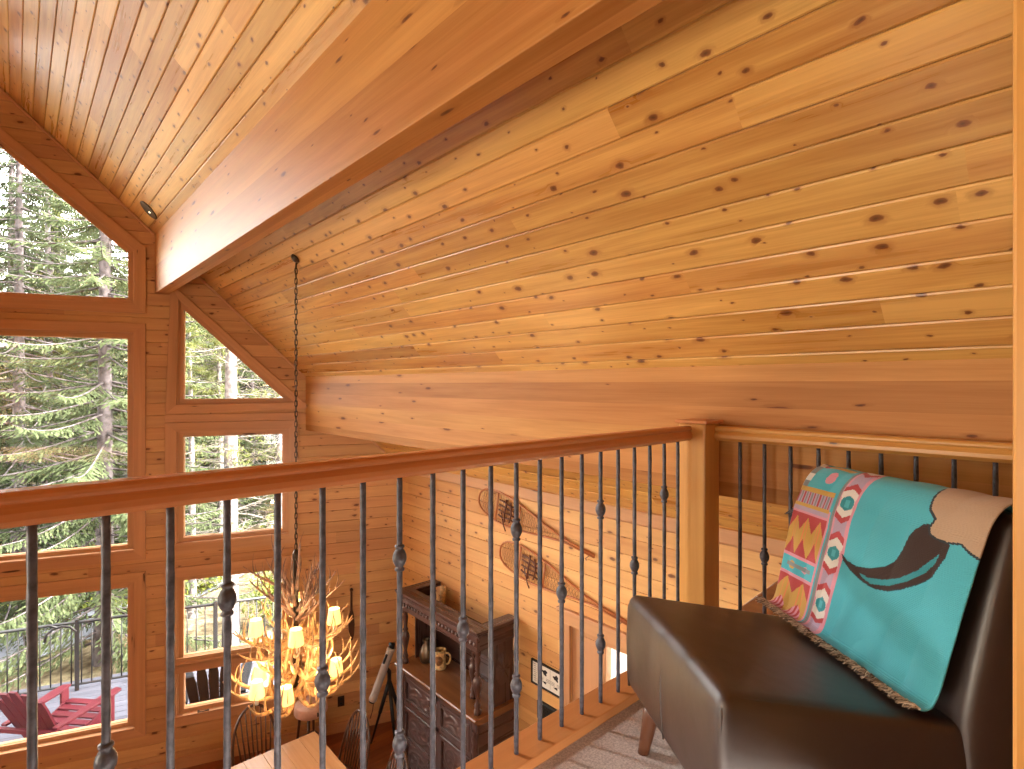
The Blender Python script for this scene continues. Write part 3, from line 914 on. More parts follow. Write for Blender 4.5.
HORN = [(0.41, 0.465), (0.45, 0.44), (0.51, 0.43), (0.59, 0.45), (0.66, 0.49), (0.70, 0.54), (0.72, 0.6), (0.73, 0.67), (0.745, 0.72), (0.77, 0.75), (0.81, 0.76), (0.86, 0.75), (0.89, 0.72), (0.905, 0.68), (0.905, 0.63), (0.89, 0.58), (0.87, 0.52), (0.82, 0.46), (0.76, 0.41), (0.7, 0.375), (0.62, 0.358), (0.55, 0.37), (0.48, 0.395), (0.43, 0.43)]
HI = [(0.53, 0.405), (0.59, 0.40), (0.66, 0.42), (0.74, 0.46), (0.81, 0.53), (0.86, 0.61), (0.875, 0.635), (0.87, 0.59), (0.84, 0.53), (0.78, 0.46), (0.7, 0.405), (0.61, 0.375), (0.56, 0.385)]
BE = [(0.72, 1.02), (0.73, 0.95), (0.75, 0.88), (0.785, 0.84), (0.775, 0.8), (0.79, 0.765), (0.82, 0.75), (0.87, 0.745), (0.92, 0.76), (0.96, 0.73), (1.01, 0.71), (1.2, .71), (1.2, 1.3), (.75, 1.3)]
BEL = BE[:11]
C_T = srgb(80, 170, 182); C_BR = srgb(62, 48, 44); C_BE = srgb(176, 148, 122); C_PK = srgb(206, 142, 156); C_RD = srgb(172, 70, 72)
C_YE = srgb(190, 150, 78); C_WH = srgb(214, 206, 196); C_GR = srgb(128, 132, 132); C_TD = srgb(58, 140, 148); C_LI = srgb(170, 150, 168); C_OL = srgb(50, 58, 62); C_OR = srgb(216, 130, 84)
HORN = [(a - .02, b + .058) for a, b in HORN]; HI = [(a - .02, b + .058) for a, b in HI]
def weave(s, t):
    if t > 1.12: return C_T if (s < .9) else C_BE
    # cow patch, horn
    if inpoly(BE, s, t): return C_BE if pdist(BEL, s, t, False) > .012 else C_OL
    if inpoly(HORN, s, t):
        if inpoly(HI, s, t): return C_TD
        return C_BR if pdist(HORN, s, t) > .006 else C_OL
    if s > .404: return C_T
    if s > .392: return C_PK
    if s > .292:      # column of chevrons and diamonds
        x = abs((s - .342)/.050)
        p = ((t - .055) % .30)/.30
        y = abs(p - .5)*2      # 0 at diamond centre, 1 at the ends
        e = y + x*.24
        if x > .93: return C_PK
        if y*1.0 + x*.22 < .30 and x < .80 - y*.9: return C_TD if x > .25 or y > .13 else C_T
        if e < .56: return C_WH if y > .18 or x < .8 else C_PK
        if e < .86: return C_RD if e > .62 else C_WH
        return C_PK if x > .75 else C_LI
    if s > .265: return C_GR if s > .275 else C_T
    if s > .253: return C_PK if t < .72 else C_T
    u = s/.253
    if t < .02: return C_PK
    def zig(lo, hi, n, c_top, c_bot, c_mid):
        k = (t - lo)/(hi - lo)
        tri = abs(((u*n) % 1) - .5)*2
        tri2 = abs(((u*n + .5) % 1) - .5)*2
        if k > .62 + .34*(1-tri): return c_top
        if k < .42*tri2: return c_bot
        if k > .30 and .18 < tri < .3: return C_OR
        return c_mid
    if t < .27: return zig(.02, .27, 2, C_RD, C_PK if int(u*20) % 2 else C_RD, C_YE)
    if t < .29: return C_PK
    if t < .385:
        if abs(t - .337) < .012 and .15 < u < .9: return C_GR
        if (u - .33)**2/.012 + (t - .337)**2/.0007 < 1: return C_YE
        if abs(u - .72) + abs(t - .337)*7 < .16: return C_PK
        return C_T
    if t < .405: return C_PK
    if t < .655: return zig(.405, .655, 3, C_RD, C_RD, C_YE)
    if t < .68: return C_RD if t < .665 else C_PK
    if t < .705: return C_LI
    if t < .73: return C_YE
    if t < .815: return C_LI if int(u*26) % 2 else (C_GR if int(u*13) % 2 else C_RD)
    if t < .84: return C_YE
    if u < .14: return C_WH if (t*9) % 1 < .5 else C_GR
    if (u - .66)**2/.012 + (t - .93)**2/.0014 < 1: return C_PK
    if t > 1.0 and t < 1.04: return C_YE if u > .3 else C_RD
    return C_T
throw = empty('woven_throw', CO, 0, 'turquoise woven throw with a dark horn motif, draped over the leather chair back', 'blanket')
NSG, NTG = 240, 300
mb = MB()
tt = [TMAX*j/NTG for j in range(NTG+1)]
for lay in (0.004,):
    mb.grid([[TP(i/NSG, t, lay) for i in range(NSG + 1)] for t in tt], smooth=True, uvf=lambda i, j: (j/NSG*.75, i/NTG*.8))
ob = mb.build('fabric', M['cloth'], parent=throw)
ca = ob.data.color_attributes.new('weave', 'FLOAT_COLOR', 'CORNER')
buf = []
for k, f in enumerate(ob.data.polygons):
    i = k // NSG; j = k % NSG
    c = weave((j + .5)/NSG, tt[i] + TMAX*.5/NTG)
    for _ in range(4): buf.extend(c)
ca.data.foreach_set('color', buf)
so = ob.modifiers.new('solid', 'SOLIDIFY'); so.thickness = .004; so.offset = 0
rnd = random.Random(5)
mb = MB()
for i in range(330):
    s = i/329
    p = TP(s, 0, .006); q = TP(s, .03, .006)
    dv = (p - q).normalized()
    for k in range(2):
        l = .022 + rnd.random()*.020
        a = p + Vector((rnd.uniform(-.003, .003), rnd.uniform(-.003, .003), rnd.uniform(0, .004)))
        e = a + dv*l*.35 - CD*l*.55 + CW*rnd.uniform(-.010, .010) + Vector((0, 0, rnd.uniform(-.004, .012)))
        rb = (e - Vector((0, 0, 0))).dot(CD); e.z = max(e.z, seat_top(rb) + .016)
        m_ = (a + e)*.5 + Vector((0, 0, rnd.uniform(.0, .008))) + CW*rnd.uniform(-.006, .006)
        mb.tube([a, m_, e], [.0017, .0016, .0011], n=4, cap=False)
tag(mb.build('fringe', M['yarn'], parent=throw), kind='stuff')
mb = MB()
for i in range(300):
    s = i/299
    p = TP(s, TMAX, .006); q = TP(s, TMAX - .03, .006)
    dv = (p - q).normalized()
    for k in range(2):
        l = .04 + rnd.random()*.025
        a = p + Vector((rnd.uniform(-.003, .003), rnd.uniform(-.003, .003), 0))
        e = a + dv*l + CW*rnd.uniform(-.008, .008) + Vector((0, 0, 0)) + CD*rnd.uniform(0, .004)
        mb.tube([a, (a+e)*.5 + CW*rnd.uniform(-.004, .004), e], [.0017, .0016, .0011], n=4, cap=False)
tag(mb.build('rear_fringe', M['yarnd'], parent=throw), kind='stuff')

# ------------------------------------------------------------------ dining table
T0, T1 = Vector((1.17, 3.15)), Vector((2.14, 5.21))
tb = empty('dining_table', ((T0.x+T1.x)/2, (T0.y+T1.y)/2, 0), 0, 'light wooden dining table under the antler chandelier', 'table')
hx, hy = (T1.x-T0.x)/2, (T1.y-T0.y)/2
mb = MB()
for k in range(6):
    a = -hx + 2*hx*k/6
    mb.box((a, -hy, .715), (a + 2*hx/6 - .0008, hy, .75), L=1)
mb.build('tabletop', M['table'], parent=tb, bevel=.004)
mb = MB()
for sx in (-1, 1): mb.box((sx*(hx-.09) - .012, -hy+.1, .62), (sx*(hx-.09) + .012, hy-.1, .714), L=1)
for sy in (-1, 1): mb.box((-hx+.1, sy*(hy-.09) - .012, .62), (hx-.1, sy*(hy-.09) + .012, .714), L=0)
mb.build('apron', M['table'], parent=tb, bevel=.003)
for sx in (-1, 1):
    for sy in (-1, 1):
        m = MB(); m.lathe([(.02, 0), (.028, .03), (.022, .06), (.036, .2), (.042, .35), (.03, .45), (.04, .5), (.03, .53), (.045, .56), (.045, .713)], (sx*(hx-.09), sy*(hy-.09), 0), n=16)
        m.build('leg', M['table'], parent=tb)

# ------------------------------------------------------------------ bow-back windsor chairs (faces local -y, back at +y)
def windsor(loc, rz, label):
    r = empty('windsor_chair', loc, rz, label, 'chair', None)
    m = MB()
    rows = []
    for (sc_, z) in ((.86, .42), (.98, .428), (1.0, .445), (.97, .455), (.80, .450), (.4, .443), (.02, .440)):
        ring_ = []
        for k in range(28):
            a = 2*pi*k/28
            x = .22*sc_*cos(a)*(1 + .05*sin(a)*-1); y = .205*sc_*sin(a)
            ring_.append((x, y, z))
        rows.append(ring_)
    m.grid(rows, close_u=True, cap0=True, cap1=True); m.build('seat', M['chairwood'], parent=r)
    # bow
    bow = []
    for k in range(25):
        a = pi*k/24
        x = .205*cos(a); h_ = sin(a)**.75
        z = .45 + .50*h_; y = .165 + .13*h_ - .02*(1 - abs(cos(a)))
        bow.append((x, y, z))
    m = MB(); m.tube(bow, .0125, n=9); m.build('bow', M['chairwood'], parent=r)
    for k in range(8):
        f = (k - 3.5)/3.5
        a = math.acos(max(-1, min(1, f*.80)))
        h_ = sin(a)**.75
        top = (.205*cos(a), .165 + .13*h_ - .02*(1 - abs(cos(a))), .45 + .50*h_)
        b0 = (f*.125, .16, .445)
        m = MB(); md = [b0[i]*.5 + top[i]*.5 for i in range(3)]
        m.tube([b0, [b0[i]*.7 + top[i]*.3 for i in range(3)], md, top], [.006, .0085, .0075, .005], n=7)
        m.build('spindle', M['chairwood'], parent=r)
    feet = []
    for sx in (-1, 1):
        for sy in (-1, 1):
            a = Vector((sx*.13, sy*.13, .43)); b = Vector((sx*.20, sy*.21, .0))
            m = MB(); m.tube([a.lerp(b, k/8) for k in range(9)], [.014, .017, .02, .021, .016, .02, .018, .014, .011], n=9)
            m.build('leg', M['chairwood'], parent=r); feet.append((a, b))
    m = MB()
    for sx in (0, 2):
        p = feet[sx][0].lerp(feet[sx][1], .55); q = feet[sx+1][0].lerp(feet[sx+1][1], .55)
        m.tube([p, p.lerp(q, .5), q], [.008, .013, .008], n=8)
    p = feet[0][0].lerp(feet[0][1], .55).lerp(feet[1][0].lerp(feet[1][1], .55), .5); q = feet[2][0].lerp(feet[2][1], .55).lerp(feet[3][0].lerp(feet[3][1], .55), .5)
    m.tube([p, p.lerp(q, .5), q], [.008, .013, .008], n=8)
    m.build('stretcher', M['chairwood'], parent=r)
    return r
w1 = windsor((1.72, 5.42, 0), 0, 'dark bow-back windsor chair at the far end of the dining table, below the chandelier')
def wcopy(loc, rz, label):
    c = copy_tree(w1); c.location = loc; c.rotation_euler = (0, 0, rz); c['label'] = label; return c
wcopy((2.19, 4.86, 0), -pi/2 + .12, 'dark windsor chair on the sideboard side of the table, the one nearer the window wall')
wcopy((2.20, 4.19, 0), -pi/2 - .1, 'dark windsor chair on the sideboard side of the table, the one nearer the loft')

# stool against the window wall
sp = prow(2.52, 0, .36)
st = empty('stool', sp, .2, 'small pale-topped stool with dark legs against the window wall', 'stool')
m = MB(); m.lathe([(.0, .50), (.155, .50), (.17, .512), (.175, .53), (.17, .60), (.16, .612), (.0, .614)], n=28); m.build('seat', M['pinkseat'], parent=st)
m = MB(); m.tube([(-.03, -.168, .565), (-.03, -.176, .565), (-.03, -.176, .535), (-.03, -.168, .535)], .008, n=6); m.build('handle', M['black'], parent=st)
for k in range(4):
    a = pi/4 + k*pi/2
    m = MB(); m.tube([(.11*cos(a), .11*sin(a), .505), (.165*cos(a), .165*sin(a), 0)], [.015, .012], n=8); m.build('leg', M['chairwood'], parent=st)
m = MB(); m.tube([(.14*cos(pi/4 + k*pi/2), .14*sin(pi/4 + k*pi/2), .22) for k in range(5)], .008, n=6); m.build('stretcher', M['chairwood'], parent=st)
# wall box (dark cover) and carved plaque on the window wall
p = prow(2.845, .36, .001)
o = empty('outlet_cover', p, -math.atan(S), 'small dark outlet cover low on the window wall beside the telescope', 'outlet')
m = MB(); m.box((-.038, -.008, -.06), (.038, 0, .06)); m.build('plate', M['bronze'], parent=o, bevel=.003)
m = MB()
for z in (-.025, .025): m.lathe([(.0, -.0105), (.016, -.0105), (.017, -.008)], (0, 0, z), n=16, ax='y')
m.build('socket', M['black'], parent=o)
p = prow(2.955, 1.36, .001)
o = empty('carved_paddle', p, -math.atan(S), 'narrow dark wooden paddle hanging on the window wall right of the chandelier', 'paddle')
m = MB()
out = [(-.012, .30), (.012, .30), (.013, .06), (.03, .0), (.036, -.12), (.030, -.24), (.012, -.30), (-.012, -.30), (-.030, -.24), (-.036, -.12), (-.03, .0), (-.013, .06)]
m.prism([(x, z) for x, z in out], 1, -.02, -.001)
m.build('blade', M['chairwood'], parent=o, bevel=.004)
m = MB(); m.lathe([(.0, -.032), (.02, -.03), (.02, -.001)], (0, 0, .30), n=12, ax='y'); m.build('grip', M['chairwood'], parent=o)

# ------------------------------------------------------------------ telescope on a tripod
ts = empty('telescope', (3.05, 5.50, 0), 0, 'grey tube telescope on a dark tripod between the sideboard and the window wall', 'telescope')
A = Vector((.06, -.05, 1.16)); B = Vector((-.115, .06, .60)); ax_ = (A - B).normalized()
m = MB()
def along(k, r): return (B + (A - B)*k, r)
st_ = [along(-.02, .040), along(0, .046), along(.06, .046), along(.07, .043), along(.93, .043), along(.94, .047), along(1.0, .047)]
m.tube([s_[0] for s_ in st_], [s_[1] for s_ in st_], n=18); m.build('tube', M['tube'], parent=ts)
m = MB(); m.tube([B + ax_*-.012, B - ax_*.03, B - ax_*.032], [.036, .034, .02], n=16); m.build('objective_cap', M['black'], parent=ts)
m = MB(); m.tube([A, A + ax_*.03, A + ax_*.03 + Vector((-.04, 0, .02))], [.034, .03, .018], n=12)
m.tube([A - ax_*.06 + Vector((-.05, -.02, 0)), A - ax_*.16 + Vector((-.05, -.02, 0))], .013, n=9)
m.build('finder', M['black'], parent=ts)
hub = B.lerp(A, .62) + Vector((.06, .0, -.07))
m = MB(); m.tube([B.lerp(A, .62), hub, hub + Vector((0, 0, -.12))], [.026, .024, .022], n=10); m.build('mount', M['black'], parent=ts)
for (x, y) in ((.25, -.10), (-.06, .24), (-.02, -.26)):
    m = MB(); e = Vector((hub.x*.3 + x, hub.y + y, .0)); h0 = hub + Vector((0, 0, -.10))
    m.tube([h0, h0.lerp(e, .5), h0.lerp(e, .52), e], [.022, .021, .015, .012], n=8); m.build('leg', M['black'], parent=ts)
m = MB(); m.tube([B + Vector((.012, 0, -.02)), B + Vector((-.0, .0, -.12)), B + Vector((-.03, .0, -.20))], .005, n=6); m.build('cable', M['leatherstrap'], parent=ts)

# ------------------------------------------------------------------ carved sideboard against the eave wall
SX0, SX1 = 2.955, EAVE - .022; SY0, SY1 = 3.74, 5.10
sb = empty('sideboard', ((SX0+SX1)/2, (SY0+SY1)/2, 0), 0, 'dark carved oak sideboard with an open hutch top against the snowshoe wall', 'sideboard')
so_ = Vector(sb.location)
def sbx(name, boxes, mat, bevel=.004, parent=None):
    m = MB()
    for lo, hi in boxes: m.box(Vector(lo) - so_, Vector(hi) - so_)
    return m.build(name, mat, parent=parent or sb, bevel=bevel)
FX = SX0 + .03      # front plane of the carcass
sbx('carcass', [((FX+.02, SY0+.02, .06), (SX1, SY1-.02, 1.12)), ((FX-.012, SY0+.0, .0), (SX1, SY1-.0, .085)),
                ((FX, SY0+.02, .085), (FX+.02, SY0+.13, 1.12)), ((FX, SY1-.13, .085), (FX+.02, SY1-.02, 1.12)),
                ((FX, 4.34, .085), (FX+.02, 4.46, 1.12)),
                ((FX, SY0+.13, 1.07), (FX+.02, SY1-.13, 1.12)), ((FX, SY0+.13, .775), (FX+.02, SY1-.13, .825)), ((FX, SY0+.13, .085), (FX+.02, SY1-.13, .13))], M['oak'])
m = MB()
prof = [(SX0-.005, 1.178), (SX0-.012, 1.168), (SX0-.006, 1.155), (SX0+.006, 1.148), (SX0+.010, 1.132), (SX0+.022, 1.12), (SX1, 1.12), (SX1, 1.178)]
m.prism([(a - so_.x, b) for a, b in prof][::-1], 1, SY0 - so_.y - .0, SY1 - so_.y + .0)
m.build('worktop', M['oaktop'], parent=sb, bevel=.002)
def relief(y0, y1, z0, z1, x, amp, fn, n=44):
    m = MB(); rows = []
    for i in range(n+1):
        row = []
        for j in range(n+1):
            u = i/n*2-1; v = j/n*2-1
            edge = min(1, (1-max(abs(u), abs(v)))*6)
            row.append(Vector((x - amp*fn(u, v)*edge, y0 + (y1-y0)*i/n, z0 + (z1-z0)*j/n)) - so_)
        rows.append(row)
    m.grid(rows, smooth=True, uvf=lambda i, j: (j/n*.3, 5.1 + i/n*.2)); return m
def rosette(u, v):
    r = sqrt(u*u+v*v); a = atan2(v, u)
    c = .6*max(0, cos(6*a + 5*r))*max(0, 1-abs(r-.45)*2.6) + .9*max(0, 1-r*5) + .5*max(0, 1-abs(r-.78)*9)
    return c + .5*max(0, sin(9*u)*sin(9*v))*(1 if r > .85 else 0)
def scroll(u, v):
    c = max(0, sin(7*u + 2.2*sin(4*v)))*.7 + max(0, sin(6*v - 2.0*sin(5*u)))*.6
    return c*.8 + .7*max(0, 1 - sqrt(u*u*2+v*v*2)*3)
def paneldoor(name, y0, y1, panels, fn):
    fr = .035
    bs = [((FX-.006, y0, panels[0][0]-fr), (FX+.014, y0+fr, panels[-1][1]+fr)), ((FX-.006, y1-fr, panels[0][0]-fr), (FX+.014, y1, panels[-1][1]+fr))]
    zs = [panels[0][0]-fr] + [z for p in panels for z in p] + [panels[-1][1]+fr]
    for k in range(0, len(zs), 2): bs.append(((FX-.006, y0+fr, zs[k]), (FX+.014, y1-fr, zs[k+1])))
    r = sbx(name, bs, M['oak'], bevel=.004)
    for (a, b) in panels:
        relief(y0+fr, y1-fr, a, b, FX+.010, .012, fn).build('carved_panel', M['oak'], parent=r)
    return r
for (y0, y1) in ((3.875, 4.335), (4.465, 4.965)):
    paneldoor('drawer', y0, y1, [(.862, 1.035)], scroll)
    r = paneldoor('door', y0, y1, [(.168, .405), (.475, .735)], rosette)
    m = MB(); m.lathe([(.0, -.03), (.012, -.026), (.014, -.016), (.006, -.008), (.009, 0)], (FX-.006 - so_.x, (y0+.018 if y0 > 4.4 else y1-.018) - so_.y, .44), n=12, ax='x'); m.build('knob', M['bronze'], parent=r)
for yy in (3.80, 5.03):
    m = MB()
    rows = []
    for k in range(31):
        z = .12 + .93*k/30
        w = .030 + .012*sin(k*1.9) ; dd = .016 + .012*abs(sin(k*.95))
        rows.append([(FX - so_.x + .004, yy - so_.y - w, z), (FX - so_.x - dd*.7, yy - so_.y - w*.6, z), (FX - so_.x - dd, yy - so_.y, z), (FX - so_.x - dd*.7, yy - so_.y + w*.6, z), (FX - so_.x + .004, yy - so_.y + w, z)])
    m.grid(rows, smooth=True); m.build('carved_pilaster', M['oak'], parent=sb)
# hutch: side panels, posts, frieze, cornice frame open towards the wall
HZ = 1.937
sbx('side_panel', [((3.16, SY0+.045, 1.178), (SX1-.02, SY0+.065, 1.80))], M['oak'])
sbx('side_panel', [((3.16, SY1-.065, 1.178), (SX1-.02, SY1-.045, 1.80))], M['oak'])
# oval carving on the near side panel
m = MB(); rows = []
for k in range(9):
    q = k/8; r_ = 1 - q
    rows.append([Vector((3.30 + .085*r_*cos(2*pi*j/28), SY0+.044 - .014*sin(pi*.5*q)*(1+.25*cos(8*2*pi*j/28)), 1.50 + .15*r_*sin(2*pi*j/28))) - so_ for j in range(28)])
m.grid(rows, close_u=True); m.build('carved_oval', M['oak'], parent=sb)
for yy in (SY0+.075, SY1-.075, 4.04):
    m = MB(); x_ = 3.03 if yy in (SY0+.075, SY1-.075) else 3.16
    m.lathe([(.032, 1.178), (.034, 1.21), (.022, 1.225), (.030, 1.25), (.020, 1.28), (.016, 1.31), (.026, 1.36), (.040, 1.42), (.044, 1.46), (.034, 1.49), (.018, 1.51), (.030, 1.53), (.018, 1.55), (.022, 1.60), (.028, 1.66), (.020, 1.69), (.034, 1.71), (.036, 1.76)], (x_ - so_.x, yy - so_.y, 0), n=16)
    m.build('turned_post', M['oak'], parent=sb)
sbx('frieze', [((2.985, SY0+.03, 1.745), (3.02, SY1-.03, 1.875)), ((3.02, SY0+.03, 1.745), (SX1-.02, SY0+.055, 1.875)), ((3.02, SY1-.055, 1.745), (SX1-.02, SY1-.03, 1.875))], M['oak'])
m = MB()
for k in range(24):
    y = SY0 + .06 + k*.0535
    m.lathe([(.0, -.012), (.014, -.010), (.022, 0)], (2.985 - so_.x, y - so_.y, 1.81), n=10, ax='x')
m.build('carved_beads', M['oak'], parent=sb)
m = MB()
cp = [(0, 1.870), (-.012, 1.873), (-.016, 1.888), (-.026, 1.898), (-.030, 1.915), (-.042, 1.920), (-.042, HZ), (.125, HZ), (.125, 1.915), (.02, 1.905)]
m.prism([(2.995 + a - so_.x, b) for a, b in cp], 1, SY0 - so_.y - .012, SY1 - so_.y + .012)
m.build('cornice', M['oak'], parent=sb, bevel=.0015)
sbx('cornice_return', [((3.12, SY0-.012, 1.895), (SX1, SY0+.125, HZ))], M['oak'])
sbx('cornice_return', [((3.12, SY1-.125, 1.895), (SX1, SY1+.012, HZ))], M['oak'])
sbx('back_panel', [((SX1-.02, SY0+.05, 1.178), (SX1-.005, SY1-.05, 1.62))], M['oak'])
sbx('hutch_shelf', [((3.16, SY0+.065, 1.60), (SX1-.02, SY1-.065, 1.625))], M['oak'])

# things on the sideboard
sg = empty('beer_stein', (3.235, 4.69, 1.1795), -.9, 'beige stoneware stein with brown relief standing on the sideboard', 'stein')
m = MB(); m.lathe([(.0, .002), (.058, .0), (.064, .012), (.058, .022), (.057, .16), (.062, .172), (.062, .188), (.054, .188), (.050, .17), (.050, .03), (.0, .028)], n=30, cap=False); m.build('body', M['stone'], parent=sg)
m = MB(); m.tube([(.055, 0, .155), (.085, 0, .16), (.105, 0, .14), (.108, 0, .10), (.095, 0, .06), (.075, 0, .045), (.056, 0, .05)], [.009, .010, .010, .010, .010, .009, .008], n=9); m.build('handle', M['stone'], parent=sg)
m = MB()
rows = []
for k in range(8):
    r_ = 1 - k/7
    rows.append([((.0575 + .007*(1-r_)*(1+.4*cos(5*2*pi*j/24)))*sin(.8*r_*cos(2*pi*j/24)), -(.0575 + .007*(1-r_)*(1+.4*cos(5*2*pi*j/24)))*cos(.8*r_*cos(2*pi*j/24)), .095 + .05*r_*sin(2*pi*j/24)) for j in range(24)])
m.grid(rows, close_u=True); m.build('relief', M['relief'], parent=sg)
jg = empty('pewter_jug', (3.20, 4.90, 1.1795), .4, 'dark pewter jug beside the stein at the far end of the sideboard', 'jug')
m = MB(); m.lathe([(.0, .003), (.05, .0), (.056, .01), (.066, .05), (.068, .08), (.056, .13), (.036, .17), (.03, .20), (.034, .235), (.028, .235), (.024, .20), (.03, .17), (.05, .12), (.0, .02)], n=26, cap=False); m.build('body', M['silver'], parent=jg)
m = MB(); m.tube([(.03, 0, .22), (.07, 0, .225), (.085, 0, .18), (.08, 0, .12), (.062, 0, .085)], .006, n=8); m.build('handle', M['silver'], parent=jg)
m = MB(); m.tube([(-.028, 0, .215), (-.045, 0, .235), (-.056, 0, .24)], [.012, .009, .006], n=8); m.build('spout', M['silver'], parent=jg)
cg = empty('candle', (3.37, 4.83, 1.6265), 0, 'thick cream candle standing inside the open top of the sideboard', 'candle')
m = MB(); m.lathe([(.0, 0), (.032, 0), (.032, .315), (.029, .322), (.0, .318)], n=24); m.build('wax', M['stone'], parent=cg)
m = MB(); m.tube([(0, 0, .318), (.002, 0, .332)], .0018, n=6); m.build('wick', M['ink'], parent=cg)

# framed chart and dark box on the eave wall
fr = empty('framed_chart', (EAVE - .001, 3.383, 1.515), 0, 'small framed chart of dark silhouettes between the sideboard and the glazed door', 'picture')
m = MB(); w_, h_ = .185, .108
m.box((-.018, -w_, -h_), (0, w_, -h_+.012)); m.box((-.018, -w_, h_-.012), (0, w_, h_)); m.box((-.018, -w_, -h_+.012), (0, -w_+.012, h_-.012)); m.box((-.018, w_-.012, -h_+.012), (0, w_, h_-.012))
m.build('frame', M['black'], parent=fr)
m = MB(); m.box((-.008, -w_+.012, -h_+.012), (-.003, w_-.012, h_-.012)); m.build('sheet', M['paper'], parent=fr)
m = MB(); rnd = random.Random(9)
def blob(cy, cz, r, rz_):
    pts = []
    for k in range(18):
        a = 2*pi*k/18; rr = r*(1 + .25*sin(3*a + cy*40) + .15*sin(5*a))
        pts.append((cy + rr*cos(a)*rz_, cz + rr*sin(a)))
    m.face([(-.0085, y, z) for y, z in pts][::-1])
for cy in (.02, -.115): blob(cy, .038, .024, 1.25)
for cy in (.02, -.115): blob(cy - .0, -.05, .010, 2.2)
for cy in (.06, -.02, -.075, -.15):
    for k in range(3): m.box((-.0087, cy-.024, -.012 - k*.012), (-.0084, cy+.024, -.009 - k*.012))
m.box((-.0087, -.048, -.085), (-.0084, -.046, .085))
for k in range(9): m.box((-.0087, .125, .07 - k*.018), (-.0084, .165 - (k % 3)*.008, .073 - k*.018))
m.build('print', M['ink'], parent=fr)
bx = empty('wall_vent', (EAVE - .001, 3.36, 1.215), 0, 'dark slatted wall vent below the framed chart', 'vent')
m = MB(); m.box((-.03, -.12, -.085), (0, .12, .075)); m.build('housing', M['black'], parent=bx, bevel=.006)
m = MB()
for k in range(6): m.box((-.036, -.10, -.06 + k*.021), (-.028, .10, -.052 + k*.021))
m.build('grille', M['bronze'], parent=bx)

# ------------------------------------------------------------------ snowshoes on the eave wall
def snowshoe(loc, tilt, label):
    r = empty('snowshoe', loc, 0, label, 'snowshoe', None)
    r.rotation_euler = (tilt, 0, 0)
    # in the local y-z plane: toe at +y, tail at -y ; wall is at +x
    L = [(.70, .0), (.695, .045), (.67, .082), (.62, .115), (.53, .136), (.42, .146), (.28, .140), (.12, .120), (-.05, .088), (-.22, .052), (-.38, .022), (-.50, .010), (-.78, .008)]
    up = [(-.026 - .03*max(0, (y - .55)/.23)**2, y, z) for y, z in L]
    dn = [(x, y, -z) for x, y, z in up][::-1]
    fine = []
    pts = dn[:-1] + up
    m = MB(); m.tube(pts, .0095, n=8); m.build('frame', M['ash'], parent=r)
    def halfw(y):
        for (a, wa), (b, wb) in zip(L, L[1:]):
            if b <= y <= a: return wa + (wb - wa)*(a - y)/(a - b + 1e-9)
        return 0
    for y in (.44, .12):
        w = halfw(y)
        m = MB(); m.tube([(-.026, y, -w), (-.022, y, w)], .0125, n=8, squash=.6); m.build('crossbar', M['ash'], parent=r)
    m = MB()
    def lace(y0, y1, step, slope):
        y = y0
        while y < y1:
            for sg in (1, -1):
                pts = []
                for k in range(9):
                    z = -.15 + .30*k/8; yy = y + sg*z*slope
                    if y0 - .02 <= yy <= y1 + .02 and abs(z) <= halfw(yy): pts.append((-.026, yy, z))
                if len(pts) > 1: m.tube([pts[0], pts[-1]], 0.0018, n=4, cap=False)
            m.tube([(-.026, y, -halfw(y)), (-.026, y, halfw(y))], 0.0016, n=4, cap=False)
            y += step
    lace(-.42, .10, .034, .62); lace(.15, .40, .034, .62) ; lace(.47, .68, .034, .62)
    m.build('lacing', M['web'], parent=r)
    m = MB()
    for z in (-.07, -.02, .03, .075):
        m.tube([(-.030, .40, z), (-.040, .33, z*1.1), (-.036, .24, z*.8), (-.030, .17, z)], .008, n=6)
    m.tube([(-.034, .30, -.11), (-.046, .30, -.03), (-.046, .29, .05), (-.034, .30, .11)], .009, n=6)
    m.tube([(-.036, .23, -.09), (-.044, .21, .0), (-.036, .24, .10)], .008, n=6)
    m.tube([(-.034, .36, -.03), (-.036, .30, -.15), (-.034, .27, -.19)], .006, n=6)
    m.build('binding', M['leatherstrap'], parent=r)
    m = MB(); m.tube([(-.03, -.74, -.006), (-.032, -.72, -.03), (-.03, -.70, -.05), (-.028, -.71, -.065)], .004, n=6); m.build('tail_tie', M['leatherstrap'], parent=r)
    return r
s1 = snowshoe((EAVE, 3.60, 2.845), .17, 'upper wooden snowshoe of the pair hanging on the right-hand board wall')
s2 = copy_tree(s1); s2.location = (EAVE, 3.28, 2.40); s2.rotation_euler = (.155, 0, 0)
s2['label'] = 'lower wooden snowshoe of the pair, hanging above the glazed door'
